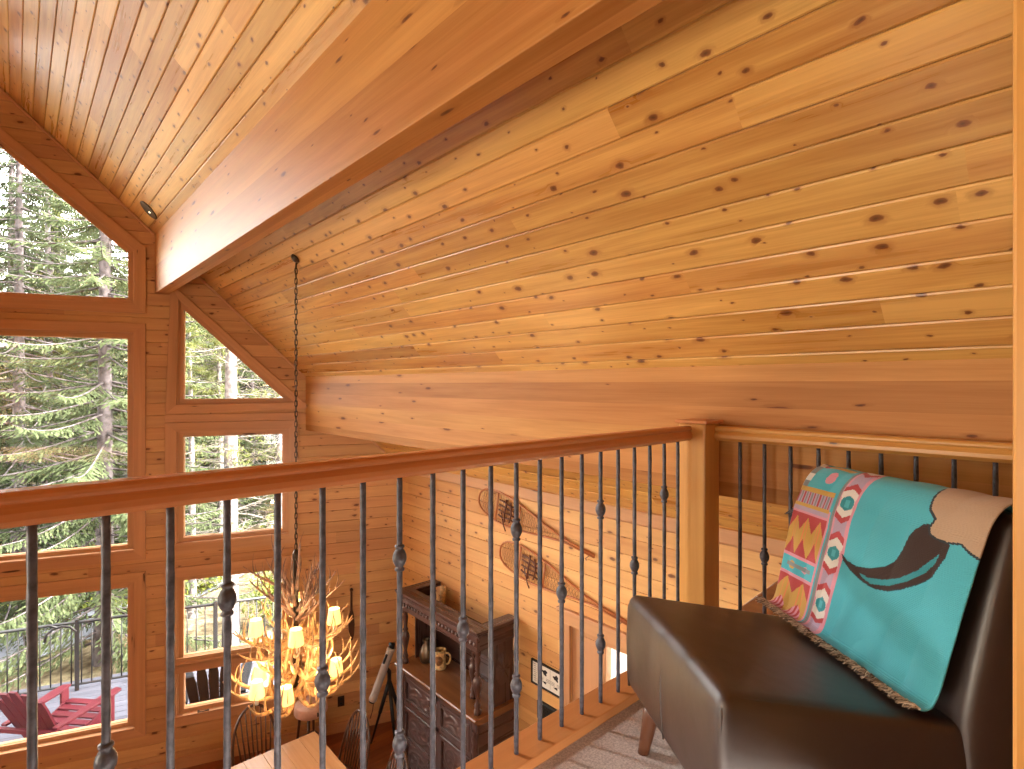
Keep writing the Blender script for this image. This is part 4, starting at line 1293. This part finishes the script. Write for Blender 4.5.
# ------------------------------------------------------------------ antler chandelier
HX, HY = 1.631, 4.338
HZ0 = KR - RM*HX
ch = empty('antler_chandelier', (HX, HY, 1.55), 0, 'antler chandelier with lit cream shades hanging on a long chain', 'chandelier')
oz = 1.55
m = MB(); m.lathe([(.0, 0), (.034, .0), (.040, -.006), (.036, -.018), (.018, -.03), (.0, -.032)], (0, 0, 0), n=22)
cp_ = m.build('ceiling_plate', M['bronze'], parent=ch, loc=(0, 0, HZ0 - oz - .003)); cp_.rotation_euler = (0, math.atan(RM), 0)
m = MB()
zt = HZ0 - .02; pitch_ = .040; zb = 2.78
m.tube([(0, 0, zt - oz + .02), (0, 0, zt - oz - .01), (.012, 0, zt - oz - .025), (0, 0, zt - oz - .035)], .004, n=6)
nl = int((zt - .03 - zb)/pitch_)
for i in range(nl):
    z = zt - .045 - i*pitch_ - oz
    pts = []
    for k in range(13):
        a = 2*pi*k/12
        x = .0105*cos(a); zz = .015*sin(a) + (.011 if sin(a) > 0 else -.011)*min(1, abs(sin(a))*3)
        pts.append((x, 0, z + zz) if i % 2 else (0, x, z + zz))
    m.tube(pts, .0034, n=5, cap=False)
cord = []
for i in range(60):
    cord.append((.006*cos(i*1.3), .006*sin(i*1.3), zt - .03 - oz - (zt - .03 - zb)*i/59))
m.tube(cord, .0028, n=5)
m.build('chain', M['bronze'], parent=ch)
m = MB(); m.lathe([(.012, 2.80-oz), (.03, 2.76-oz), (.022, 2.7-oz), (.02, 2.2-oz), (.03, 2.0-oz), (.02, 1.66-oz), (.0, 1.62-oz)], n=12); m.build('stem', M['bronze'], parent=ch)
rA = random.Random(21)
def antler(base, ang, elev, L, curl, tines, r0, tl, rr=rA, out=0.0, bend=.0):
    """curved main beam sweeping outwards and up, with tines along it"""
    m = MB(); p = Vector(base); pts = [p.copy()]; rad = [r0*1.25]
    n = 12; a = ang; e = elev
    for i in range(n):
        d = Vector((cos(a)*cos(e), sin(a)*cos(e), sin(e)))
        p = p + d*(L/n); pts.append(p.copy()); q = (i+1)/n
        rad.append(r0*(1 - .78*q**1.3)); e += curl/n; a += bend/n
    m.tube(pts, rad, n=7)
    for t in range(tines):
        k = 2 + int((t + .5)*(n - 3)/tines); b = pts[k]
        ta = ang + rr.uniform(-1.1, 1.1); te = e*.4 + rr.uniform(.5, 1.1)
        tp = [b.copy()]; trad = [rad[k]*.8]; q_ = b.copy(); l = tl*rr.uniform(.7, 1.25)
        for i in range(6):
            q_ = q_ + Vector((cos(ta)*cos(te), sin(ta)*cos(te), sin(te)))*(l/6); te += .14; tp.append(q_.copy()); trad.append(rad[k]*.8*(1 - (i+1)/6.6))
        m.tube(tp, trad, n=6)
    return m
B0 = lambda r, a, z: (r*cos(a), r*sin(a), z - oz)
for k in range(16):     # long lower antlers
    a = 2*pi*k/16 + rA.uniform(-.12, .12)
    antler(B0(.04, a, 1.74 + rA.uniform(-.03, .04)), a, -.36 + rA.uniform(-.12, .12), .56, 1.6, 3, .021, .19, bend=rA.uniform(-.5, .5)).build('antler', M['antler'], parent=ch)
for k in range(14):     # inner curls
    a = 2*pi*k/14 + .3
    antler(B0(.05, a, 1.90 + rA.uniform(-.1, .08)), a, -.3 + rA.uniform(-.2, .2), .40, 2.6, 2, .020, .13, bend=rA.uniform(-1.2, 1.2)).build('antler', M['antler'], parent=ch)
for k in range(16):     # middle tier
    a = 2*pi*k/16 + rA.uniform(-.1, .1)
    antler(B0(.03, a, 2.10 + rA.uniform(-.06, .08)), a, -.25 + rA.uniform(-.2, .2), .46, 1.25, 4, .018, .16, bend=rA.uniform(-.7, .7)).build('antler', M['antler'], parent=ch)
for k in range(20):     # top crown
    a = 2*pi*k/20 + rA.uniform(-.2, .2)
    antler(B0(.03, a, 2.26 + rA.uniform(-.05, .24)), a, .62 + rA.uniform(-.25, .45), .42, .35, 4, .0145, .16, bend=rA.uniform(-.6, .6)).build('antler', M['antlertip'], parent=ch)
for k in range(12):      # column of upright curls
    a = 2*pi*k/12
    antler(B0(.085, a, 1.64 + rA.uniform(-.02, .2)), a + 1.2, 1.0, .52, .9, 2, .019, .12, bend=1.2 + rA.uniform(-.4, .4)).build('antler', M['antler'], parent=ch)
shade_pos = [(.30, math.radians(-20.6 + t_), 1.765) for t_ in (-155, -103, -52, 0, 51, 103, 154)] + [(.285, math.radians(-20.6 + 90*k), 2.175) for k in range(4)]
sp0 = None
for (r_, a, z) in shade_pos:
    loc = B0(r_, a, z)
    if sp0 is None:
        m = MB()
        rows = []
        for (rr, zz) in ((.055, 0), (.052, .03), (.048, .06), (.043, .09), (.040, .115)):
            rows.append([((rr + .0016*(k % 2))*cos(2*pi*k/36), (rr + .0016*(k % 2))*sin(2*pi*k/36), zz) for k in range(36)])
        m.grid(rows, close_u=True, smooth=True)
        sh = m.build('lamp_shade', M['shade'], parent=ch, loc=loc)
        m = MB(); m.tube([(0, 0, -.06), (0, 0, .055)], .012, n=10); sk = m.build('candle_sleeve', M['paper'], parent=sh)
        m = MB(); m.lathe([(.0, .045), (.010, .05), (.013, .062), (.008, .082), (.0, .092)], n=12); m.build('bulb', M['bulbwarm'], parent=sh)
        sp0 = sh
    else:
        c = copy_tree(sp0, ch); c.location = loc
for (r_, z) in ((.02, 2.06), (.03, 2.36)):
    pass

# ------------------------------------------------------------------ deck outside
def dk(x, k, z):        # k = distance outwards from the window wall, measured along y
    return Vector((x, wally(x) + k, z))
mb = MB()
for k in range(19):
    a = .14 + k*.148; b = a + .143
    for (x0, x1) in ((LEFTX - .5, RIDGE), (RIDGE, EAVE + .6)):
        P = [dk(x0, a, -.10), dk(x1, a, -.10), dk(x1, b, -.10), dk(x0, b, -.10)]
        Q = [p - Vector((0, 0, .03)) for p in P]
        o = (k + (0 if x0 < RIDGE else 40))*.145 + .07
        mb.face(P, [(x0, o-.06), (x1, o-.06), (x1, o+.06), (x0, o+.06)])
        for i in range(4): mb.face([P[i], Q[i], Q[(i+1) % 4], P[(i+1) % 4]], [(x0, o)]*4)
struct('deck', mb, M['deck'])
mb = MB()
for (x0, x1) in ((LEFTX - .5, RIDGE), (RIDGE, EAVE + .6)):
    P = [dk(x0, .14, -.14), dk(x1, .14, -.14), dk(x1, 2.95, -.14), dk(x0, 2.95, -.14)]
    Q = [p - Vector((0, 0, .25)) for p in P]
    mb.face(P); mb.face(Q[::-1])
    for i in range(4): mb.face([P[i], Q[i], Q[(i+1) % 4], P[(i+1) % 4]], [(x0, 1), (x0, 1.1), (x1, 1.1), (x1, 1)])
struct('deck_edge', mb, M['deck'])
dr = empty('deck_railing', dk(1.2, 2.62, -.10), 0, 'black metal railing along the outer edge of the deck', 'railing')
o_ = Vector(dr.location)
def dtube(name, pts, r, n=6, sq=None):
    m = MB(); m.tube([Vector(p) - o_ for p in pts], r, n=n); return m.build(name, M['black'], parent=dr)
xa, xb = -1.0, 3.9
dtube('top_rail', [dk(xa, 2.62, .83), dk(xb, 2.62, .83)], .022, 8)
dtube('bottom_rail', [dk(xa, 2.62, -.02), dk(xb, 2.62, -.02)], .016, 8)
b0 = None
for k in range(45):
    x = xa + .05 + k*.108
    p = dk(x, 2.62, .405) - o_
    if b0 is None:
        m = MB(); m.tube([(0, 0, -.42), (0, 0, .42)], .0085, n=6); b0 = m.build('baluster', M['black'], parent=dr, loc=p)
    else:
        c = b0.copy(); COL.objects.link(c); c.parent = dr; c.location = p
for x in (-.97, .62, 2.2, 3.8):
    p = dk(x, 2.62, 0)
    m = MB(); m.box(Vector((p.x-.025, p.y-.025, -.10)) - o_, Vector((p.x+.025, p.y+.025, .87)) - o_); m.build('post', M['black'], parent=dr, bevel=.003)
# curved black handle hooked over the deck rail
hk = empty('curved_hook', dk(.45, 2.61, .80), -math.atan(S), 'curved black iron hook fixed on the deck railing', 'hook')
m = MB(); m.tube([(-.16, -.05, -.16), (-.14, -.06, -.06), (-.07, -.05, .0), (.03, -.045, .02), (.12, -.05, .0), (.19, -.06, -.07)], [.016, .018, .018, .018, .017, .013], n=8)
m.tube([(-.02, -.05, .012), (-.1, -.055, .05), (-.17, -.06, .06)], [.016, .015, .012], n=8); m.build('bar', M['black'], parent=hk)

# ------------------------------------------------------------------ adirondack chairs on the deck (face local +y)
def adirondack(loc, rz, mat, label):
    r = empty('adirondack_chair', loc, rz, label, 'chair', None)
    for k in range(5):
        f = k - 2
        m = MB()
        h = .84 - .035*f*f
        A0 = Vector((f*.095, -.18, .30)); ang = .46
        up = Vector((f*.035, -sin(ang), cos(ang))).normalized()
        w0, w1 = .043, .055
        sd = Vector((1, 0, 0)); nn = Vector((0, cos(ang), sin(ang)))*.011
        prof = []
        for q in range(7):
            t_ = q/6; w = w0 + (w1 - w0)*t_
            if q == 6: w *= .72
            c = A0 + up*(h*t_*.92 if q < 6 else h*.95)
            prof.append((c - sd*w, c + sd*w))
        rows = [[a + nn, b + nn, b - nn, a - nn] for a, b in prof]
        m.grid(rows, close_u=True, smooth=False, cap0=True, cap1=True, uvf=lambda i, j: (i*.13, 3.1 + j*.03)); m.build('back_slat', mat, parent=r)
    for k in range(6):
        y = -.16 + k*.098; z = .295 + k*.018
        m = MB(); m.box((-.27, y, z), (.27, y + .088, z + .02)); m.build('seat_slat', mat, parent=r, bevel=.003)
    for sx in (-1, 1):
        m = MB()
        poly = [(sx*.27, -.36), (sx*.33, -.36), (sx*.40, .30), (sx*.385, .42), (sx*.30, .44), (sx*.265, .30)]
        if sx < 0: poly = poly[::-1]
        m.prism(poly, 2, .535, .56); m.build('armrest', mat, parent=r, bevel=.004)
        m = MB(); m.box((sx*.30-.012, .30, 0), (sx*.30+.012, .40, .535), L=2); m.build('leg', mat, parent=r, bevel=.003)
        m = MB(); m.prism([(-.52, .0), (-.42, .0), (.40, .30), (.40, .40), (.30, .40), (-.30, .22)][::1], 0, sx*.275-.012, sx*.275+.012); m.build('leg', mat, parent=r, bevel=.003)
    m = MB(); m.box((-.36, -.40, .49), (.36, -.36, .535)); m.build('back_rail', mat, parent=r, bevel=.003)
    return r
adirondack((.37, 8.02, -.10), -.84, M['redwood'], 'red adirondack chair out on the deck behind the left window')
adirondack((1.82, 7.42, -.10), -.30, M['blackwood'], 'black adirondack chair on the deck seen through the low awning window')
# ------------------------------------------------------------------ ground, driveway, trees
def gz(x, y):
    d = y + .364*x - 10
    z = -1.0 - .055*max(0, min(d, 9)) + .30*max(0, min(d - 12, 50))**1.02*max(0, min(1, (x + 5 - .02*y)/5)) + .10*max(0, x - 1)*max(0, min(1, d/5))*.6
    z += .12*sin(x*.9 + y*.5) + .08*sin(x*1.7 - y*1.1)
    return z if d > -2 else min(z, -1.0)
def groundmat():
    t = NT('forest_floor')
    pos = t.n('ShaderNodeNewGeometry').outputs['Position']
    n1 = t.n('ShaderNodeTexNoise', ins={'Vector': pos, 'Scale': 1.1, 'Detail': 6.0, 'Roughness': .7}).outputs[0]
    n2 = t.n('ShaderNodeTexNoise', ins={'Vector': pos, 'Scale': 7.0, 'Detail': 4.0}).outputs[0]
    f = t.math('ADD', t.math('MULTIPLY', n1, .6), t.math('MULTIPLY', n2, .4))
    c = t.mix(t.smooth(f, .36, .62), srgb(66, 57, 44), srgb(132, 121, 98))
    c = t.mix(t.math('MULTIPLY', t.smooth(n1, .55, .7), .6), c, srgb(120, 130, 76))
    bp = t.n('ShaderNodeBump', ins={'Strength': .8, 'Distance': .08, 'Height': n2})
    t.bsdf(Base_Color=c, Roughness=1.0, Normal=bp.outputs[0], Specular_IOR_Level=.05)
    return t.m
mb = MB()
GX = [-45 + i*1.5 for i in range(67)]; GY = [-14 + i*1.5 for i in range(66)]
mb.grid([[(x, y, gz(x, y)) for x in GX] for y in GY], smooth=True)
struct('ground', mb, groundmat())
def spath(pts, w):
    rows = []
    for i, (x, y) in enumerate(pts):
        a = pts[max(0, i-1)]; b = pts[min(len(pts)-1, i+1)]
        d = Vector((b[0]-a[0], b[1]-a[1])).normalized(); nx, ny = -d.y, d.x
        rows.append([(x + nx*w*k, y + ny*w*k, gz(x + nx*w*k, y + ny*w*k) + .05) for k in (-.5, -.25, 0, .25, .5)])
    return rows
mb = MB(); mb.grid(spath([(-9 + .5*i, 11.9 + .085*i + .0042*i*i) for i in range(28)], 1.9), smooth=True)
struct('path', mb, plain('asphalt_drive', (118, 122, 134), rough=.9, noise=.12, nscale=6, spec=.2))

def frond(m, p, d, side, l, w, rnd):
    """narrow flat spray"""
    e = p + d*l
    s_ = side*w
    m.face([p - s_*.3, p + d*l*.5 - s_, e, p + d*l*.5 + s_])
def spruce_meshes(seed, H, R, mat, z0=.6, dens=1.0):
    rnd = random.Random(seed)
    tr = MB(); rows = []
    for k in range(14):
        z = H*k/13; r_ = .145*(1 - .93*k/13) + .01 + (.05 if k == 0 else 0)
        rows.append([(r_*cos(2*pi*j/9)*(1 + .06*sin(j*3 + k)), r_*sin(2*pi*j/9), z) for j in range(9)])
    tr.grid(rows, close_u=True)
    fo = MB(); br = MB()
    z = z0
    while z < H*.985:
        q = z/H
        nb = 5 if q < .8 else 4
        ph = rnd.random()*6.28
        for k in range(nb):
            a = ph + 2*pi*k/nb + rnd.uniform(-.3, .3)
            L = R*(1 - q)**.75*rnd.uniform(.75, 1.1)*(1 if q > .06 else .8) + .12
            zz = z + rnd.uniform(-.12, .12)
            out = Vector((cos(a), sin(a), 0)); sd = Vector((-sin(a), cos(a), 0))
            droop = rnd.uniform(.22, .42)
            pts = []
            for i in range(8):
                t_ = i/7
                pts.append(Vector((0, 0, zz)) + out*(L*t_) + Vector((0, 0, -droop*L*t_**1.15 + .22*L*t_**3)))
            br.tube(pts, [.022*(1 - t_/7.8)*min(1, L/1.6) + .003 for t_ in range(8)], n=4, cap=False)
            ns = int(L/.046*dens) + 2
            for i in range(ns):
                t_ = .12 + .88*(i + rnd.random()*.6)/ns
                f = t_*7; i0 = min(6, int(f)); p = pts[i0].lerp(pts[i0+1], f - i0)
                tl = (.10 + .42*L*(1 - t_)*.45 + .04)*rnd.uniform(.7, 1.2)
                for sg in (-1, 1):
                    d = (out*.75 + sd*sg*rnd.uniform(.5, 1.1) + Vector((0, 0, rnd.uniform(-.75, -.15)))).normalized()
                    pp = p.copy(); l_ = tl; nseg = max(1, int(tl/.085))
                    for s_ in range(nseg):
                        dd = (d + Vector((rnd.uniform(-.25, .25), rnd.uniform(-.25, .25), rnd.uniform(-.35, .1)))).normalized()
                        side = dd.cross(Vector((rnd.uniform(-.6, .6), rnd.uniform(-.6, .6), 1))).normalized()
                        frond(fo, pp, dd, side, rnd.uniform(.08, .14), rnd.uniform(.013, .021), rnd)
                        pp = pp + d*.08
        z += rnd.uniform(.26, .36)
    return tr, br, fo
def pine_meshes(seed, H, R, crown0):
    rnd = random.Random(seed)
    tr = MB(); rows = []
    lx, ly = rnd.uniform(-.3, .3), rnd.uniform(-.2, .2)
    for k in range(18):
        q = k/17; z = H*q; r_ = .145*(1 - .8*q) + (.04 if k == 0 else 0)
        rows.append([(lx*q*q + r_*cos(2*pi*j/10)*(1 + .05*sin(j*2.3 + k*1.7)), ly*q*q + r_*sin(2*pi*j/10), z) for j in range(10)])
    tr.grid(rows, close_u=True)
    tw = MB(); fo = MB()
    z = 1.2
    while z < H*.97:
        q = z/H
        c = Vector((lx*q*q, ly*q*q, z))
        for k in range(3):
            a = rnd.random()*6.28; L = R*(rnd.uniform(.35, .8) if q < crown0 else rnd.uniform(.6, 1.0)*(1.15 - q))
            out = Vector((cos(a), sin(a), 0)); p = c.copy(); pts = [p.copy()]; e = rnd.uniform(-.3, .35)
            for i in range(5):
                a2 = a + rnd.uniform(-.3, .3); e += rnd.uniform(-.2, .2)
                p = p + Vector((cos(a2)*cos(e), sin(a2)*cos(e), sin(e)))*(L/5); pts.append(p.copy())
            tw.tube(pts, [.016, .013, .011, .008, .006, .004], n=4, cap=False)
            for i in range(1, 6):
                for s_ in range(2):
                    b = pts[i]; a3 = a + rnd.uniform(-1.4, 1.4); l = rnd.uniform(.12, .38)
                    d = Vector((cos(a3), sin(a3), rnd.uniform(-.5, .4))).normalized(); en = b + d*l
                    tw.tube([b, b.lerp(en, .5) + Vector((0, 0, .02)), en], [.006, .004, .0025], n=3, cap=False)
                    if q > crown0 or rnd.random() < .10:
                        for n_ in range(26):
                            dd = Vector((rnd.gauss(0, 1), rnd.gauss(0, 1), rnd.gauss(0, .8))).normalized()
                            pp = b.lerp(en, rnd.random()) + Vector((rnd.gauss(0, .05), rnd.gauss(0, .05), rnd.gauss(0, .04)))
                            frond(fo, pp, dd, dd.cross(Vector((.3, .2, 1))).normalized(), rnd.uniform(.07, .13), .009, rnd)
        z += rnd.uniform(.22, .34)
    return tr, tw, fo
def put(name, parts, loc, rz, sc_, label, cat, group):
    r = empty(name, loc, rz, label, cat, group); r.scale = (sc_, sc_, sc_)
    for n_, mb_, mat in parts:
        o = mb_.build(n_, mat, parent=r)
        if n_ in ('foliage', 'twigs', 'branches'): o['kind'] = 'stuff'
    return r
t1, b1, f1 = spruce_meshes(1, 14.5, 2.7, None)
spA = put('spruce_tree', [('trunk', t1, M['barkd']), ('branches', b1, M['barkd']), ('foliage', f1, M['spruce'])], (1.22, 12.6, gz(1.22, 12.6) - .1), .4, 1, 'tall spruce with drooping pale green branches nearest the tall left window', 'tree', None)
t2, b2, f2 = spruce_meshes(2, 13, 2.9, None, dens=.8)
spB = put('spruce_tree', [('trunk', t2, M['barkd']), ('branches', b2, M['barkd']), ('foliage', f2, M['spruce2'])], (.05, 15.6, gz(.05, 15.6) - .1), 1.9, 1, 'broad spruce behind the deck railing, at the very left of the view', 'tree', None)
p1 = put('pine_tree', [(a, b, c) for a, b, c in zip(('trunk', 'twigs', 'foliage'), pine_meshes(5, 15, 1.3, .62), (M['bark'], M['twig'], M['pineleaf']))], (2.98, 11.15, gz(2.98, 11.15) - .1), 0, 1.0, 'stout pale pine trunk nearest the small right-hand windows', 'tree', None)
p2 = put('pine_tree', [(a, b, c) for a, b, c in zip(('trunk', 'twigs', 'foliage'), pine_meshes(8, 14, 1.2, .5), (M['bark'], M['twig'], M['pineleaf']))], (2.95, 14.0, gz(2.95, 14) - .1), 0, .62, 'thin pale pine trunk left of the stout one, seen in the triangular window', 'tree', None)
FG = 'trees on the slope beyond the deck'
def cp(src, x, y, rz, s_, label, group=FG):
    c = copy_tree(src); c.location = (x, y, gz(x, y) - .15); c.rotation_euler = (0, 0, rz); c.scale = (s_, s_, s_*random.uniform(.95, 1.1))
    c['label'] = label
    if group: c['group'] = group
    elif 'group' in c: del c['group']
    return c
rT = random.Random(44)
PINE = 'slim pale pine standing in the woods beyond the deck'
SPR = 'green spruce standing in the woods beyond the deck'
for x, y, s_ in ((4.6, 13.2, .8), (4.3, 17.0, .7), (6.4, 18.5, .9), (5.2, 21.5, .9), (2.4, 17.5, .75), (.6, 19, .8)):
    cp(p1 if rT.random() < .5 else p2, x, y, rT.random()*6.28, s_, PINE)
for x, y, s_ in ((.6, 18.2, 1.0), (-1.6, 20.0, 1.25), (2.2, 21.5, 1.0), (3.3, 25, 1.1), (-.1, 22.5, 1.15), (6.0, 25.5, 1.1), (8.8, 26, 1.1), (1.2, 28, 1.2), (3.0, 35, 1.3), (3.4, 17.6, .8), (4.9, 19.6, .9), (6.3, 21, 1.0), (7.3, 17.0, .9), (8.6, 21.5, 1.0), (5.6, 23.3, 1.0)):
    cp(spA if rT.random() < .35 else spB, x, y, rT.random()*6.28, s_, SPR)
def shrub(seed, R):
    rnd = random.Random(seed); st = MB(); fo = MB()
    for k in range(26):
        a = rnd.random()*6.28; e = rnd.uniform(.5, 1.4); L = R*rnd.uniform(.6, 1.0)
        d = Vector((cos(a)*cos(e), sin(a)*cos(e), sin(e))); pts = [Vector((0, 0, 0)), d*L*.5 + Vector((0, 0, .05)), d*L]
        st.tube(pts, [.010, .007, .003], n=4, cap=False)
        for n_ in range(70):
            q = rnd.uniform(.25, 1.05); p = d*L*q + Vector((rnd.gauss(0, .07), rnd.gauss(0, .07), rnd.gauss(0, .06)))
            dd = Vector((rnd.gauss(0, 1), rnd.gauss(0, 1), rnd.gauss(0, .6))).normalized()
            frond(fo, p, dd, dd.cross(Vector((.2, .4, 1))).normalized(), rnd.uniform(.07, .12), .028, rnd)
    return st, fo
ss, sf = shrub(3, 1.3)
sh0 = put('shrub', [('branches', ss, M['twig']), ('foliage', sf, M['shrub'])], (4.1, 12.2, gz(4.1, 12.2)), 0, 1, 'yellow-green shrub on the slope beyond the deck', 'shrub', 'shrubs on the slope')
for x, y, s_ in ((5.0, 14.2, 1.2), (2.2, 14.8, 1.0), (6.2, 17, 1.4), (-.3, 17.8, 1.2), (3.7, 16, 1.1), (1.4, 16.9, 1.2)):
    cp(sh0, x, y, rT.random()*6, s_, 'yellow-green shrub on the slope beyond the deck', 'shrubs on the slope')

# ------------------------------------------------------------------ light
w = bpy.data.worlds.new('sky'); SC.world = w; w.use_nodes = True
nt = w.node_tree; nt.nodes.clear()
ou = nt.nodes.new('ShaderNodeOutputWorld'); bg = nt.nodes.new('ShaderNodeBackground'); sk = nt.nodes.new('ShaderNodeTexSky')
sk.sky_type = 'NISHITA'; sk.sun_disc = False; sk.sun_elevation = math.radians(42); sk.sun_rotation = math.radians(130); sk.air_density = 1.2; sk.dust_density = 3.5; sk.ozone_density = 1
hs = nt.nodes.new('ShaderNodeHueSaturation'); hs.inputs['Saturation'].default_value = .15
mw = nt.nodes.new('ShaderNodeMix'); mw.data_type = 'RGBA'; mw.blend_type = 'MULTIPLY'; mw.inputs[0].default_value = 1; mw.inputs[7].default_value = (1, .96, .88, 1)
nt.links.new(sk.outputs[0], hs.inputs['Color']); nt.links.new(hs.outputs[0], mw.inputs[6]); nt.links.new(mw.outputs[2], bg.inputs[0]); bg.inputs[1].default_value = SKY_STR
nt.links.new(bg.outputs[0], ou.inputs[0])
def lamp(name, typ, loc, energy, col=(1, 1, 1), size=.3, rot=None, **kw):
    l = bpy.data.lights.new(name, typ); l.energy = energy; l.color = col
    if typ == 'AREA':
        l.shape = 'RECTANGLE'; l.size = size[0]; l.size_y = size[1]
    elif typ == 'SUN': l.angle = size
    else: l.shadow_soft_size = size
    o = bpy.data.objects.new(name, l); COL.objects.link(o); o.location = loc
    if rot is not None:
        o.rotation_euler = Vector(rot).to_track_quat('-Z', 'Y').to_euler()
    return o
lamp('sun', 'SUN', (8, -10, 20), SUN_STR, (1.0, .95, .86), .012, rot=(-.55, .62, -.66))
WARM = (1.0, .84, .66)
for a in AREAS: lamp(*a)
sl = lamp('window_wall_downlight', 'SPOT', (-.32, 6.35, 6.45), SPOT_W, (1.0, .97, .94), .16, rot=(1.75, -5.3, -3.6))  # unseen spot added to brighten the carpet and cast baluster stripes
sl.data.spot_size = math.radians(21); sl.data.spot_blend = .5
for i, (r_, a, z) in enumerate(shade_pos):
    lamp('chandelier_bulb', 'POINT', (HX + r_*cos(a), HY + r_*sin(a), z + .15), 2.2, (1.0, .72, .40), .03)

# ------------------------------------------------------------------ camera
cam = bpy.data.cameras.new('camera'); co = bpy.data.objects.new('camera', cam); COL.objects.link(co)
co.location = (0, 0, EYE)
cam.sensor_width = 36; cam.lens = 550/1024*36; cam.clip_start = .02; cam.clip_end = 300
co.rotation_euler = (pi/2, 0, -math.atan(496/550))
SC.camera = co
SC.view_settings.view_transform = 'Standard'; SC.view_settings.look = 'None'
SC.view_settings.gamma = 1; SC.view_settings.use_curve_mapping = False
SC.view_settings.exposure = EXPO
SC.cycles.use_denoising = True
SC.cycles.max_bounces = 10; SC.cycles.transparent_max_bounces = 16
SC.cycles.sample_clamp_indirect = 8
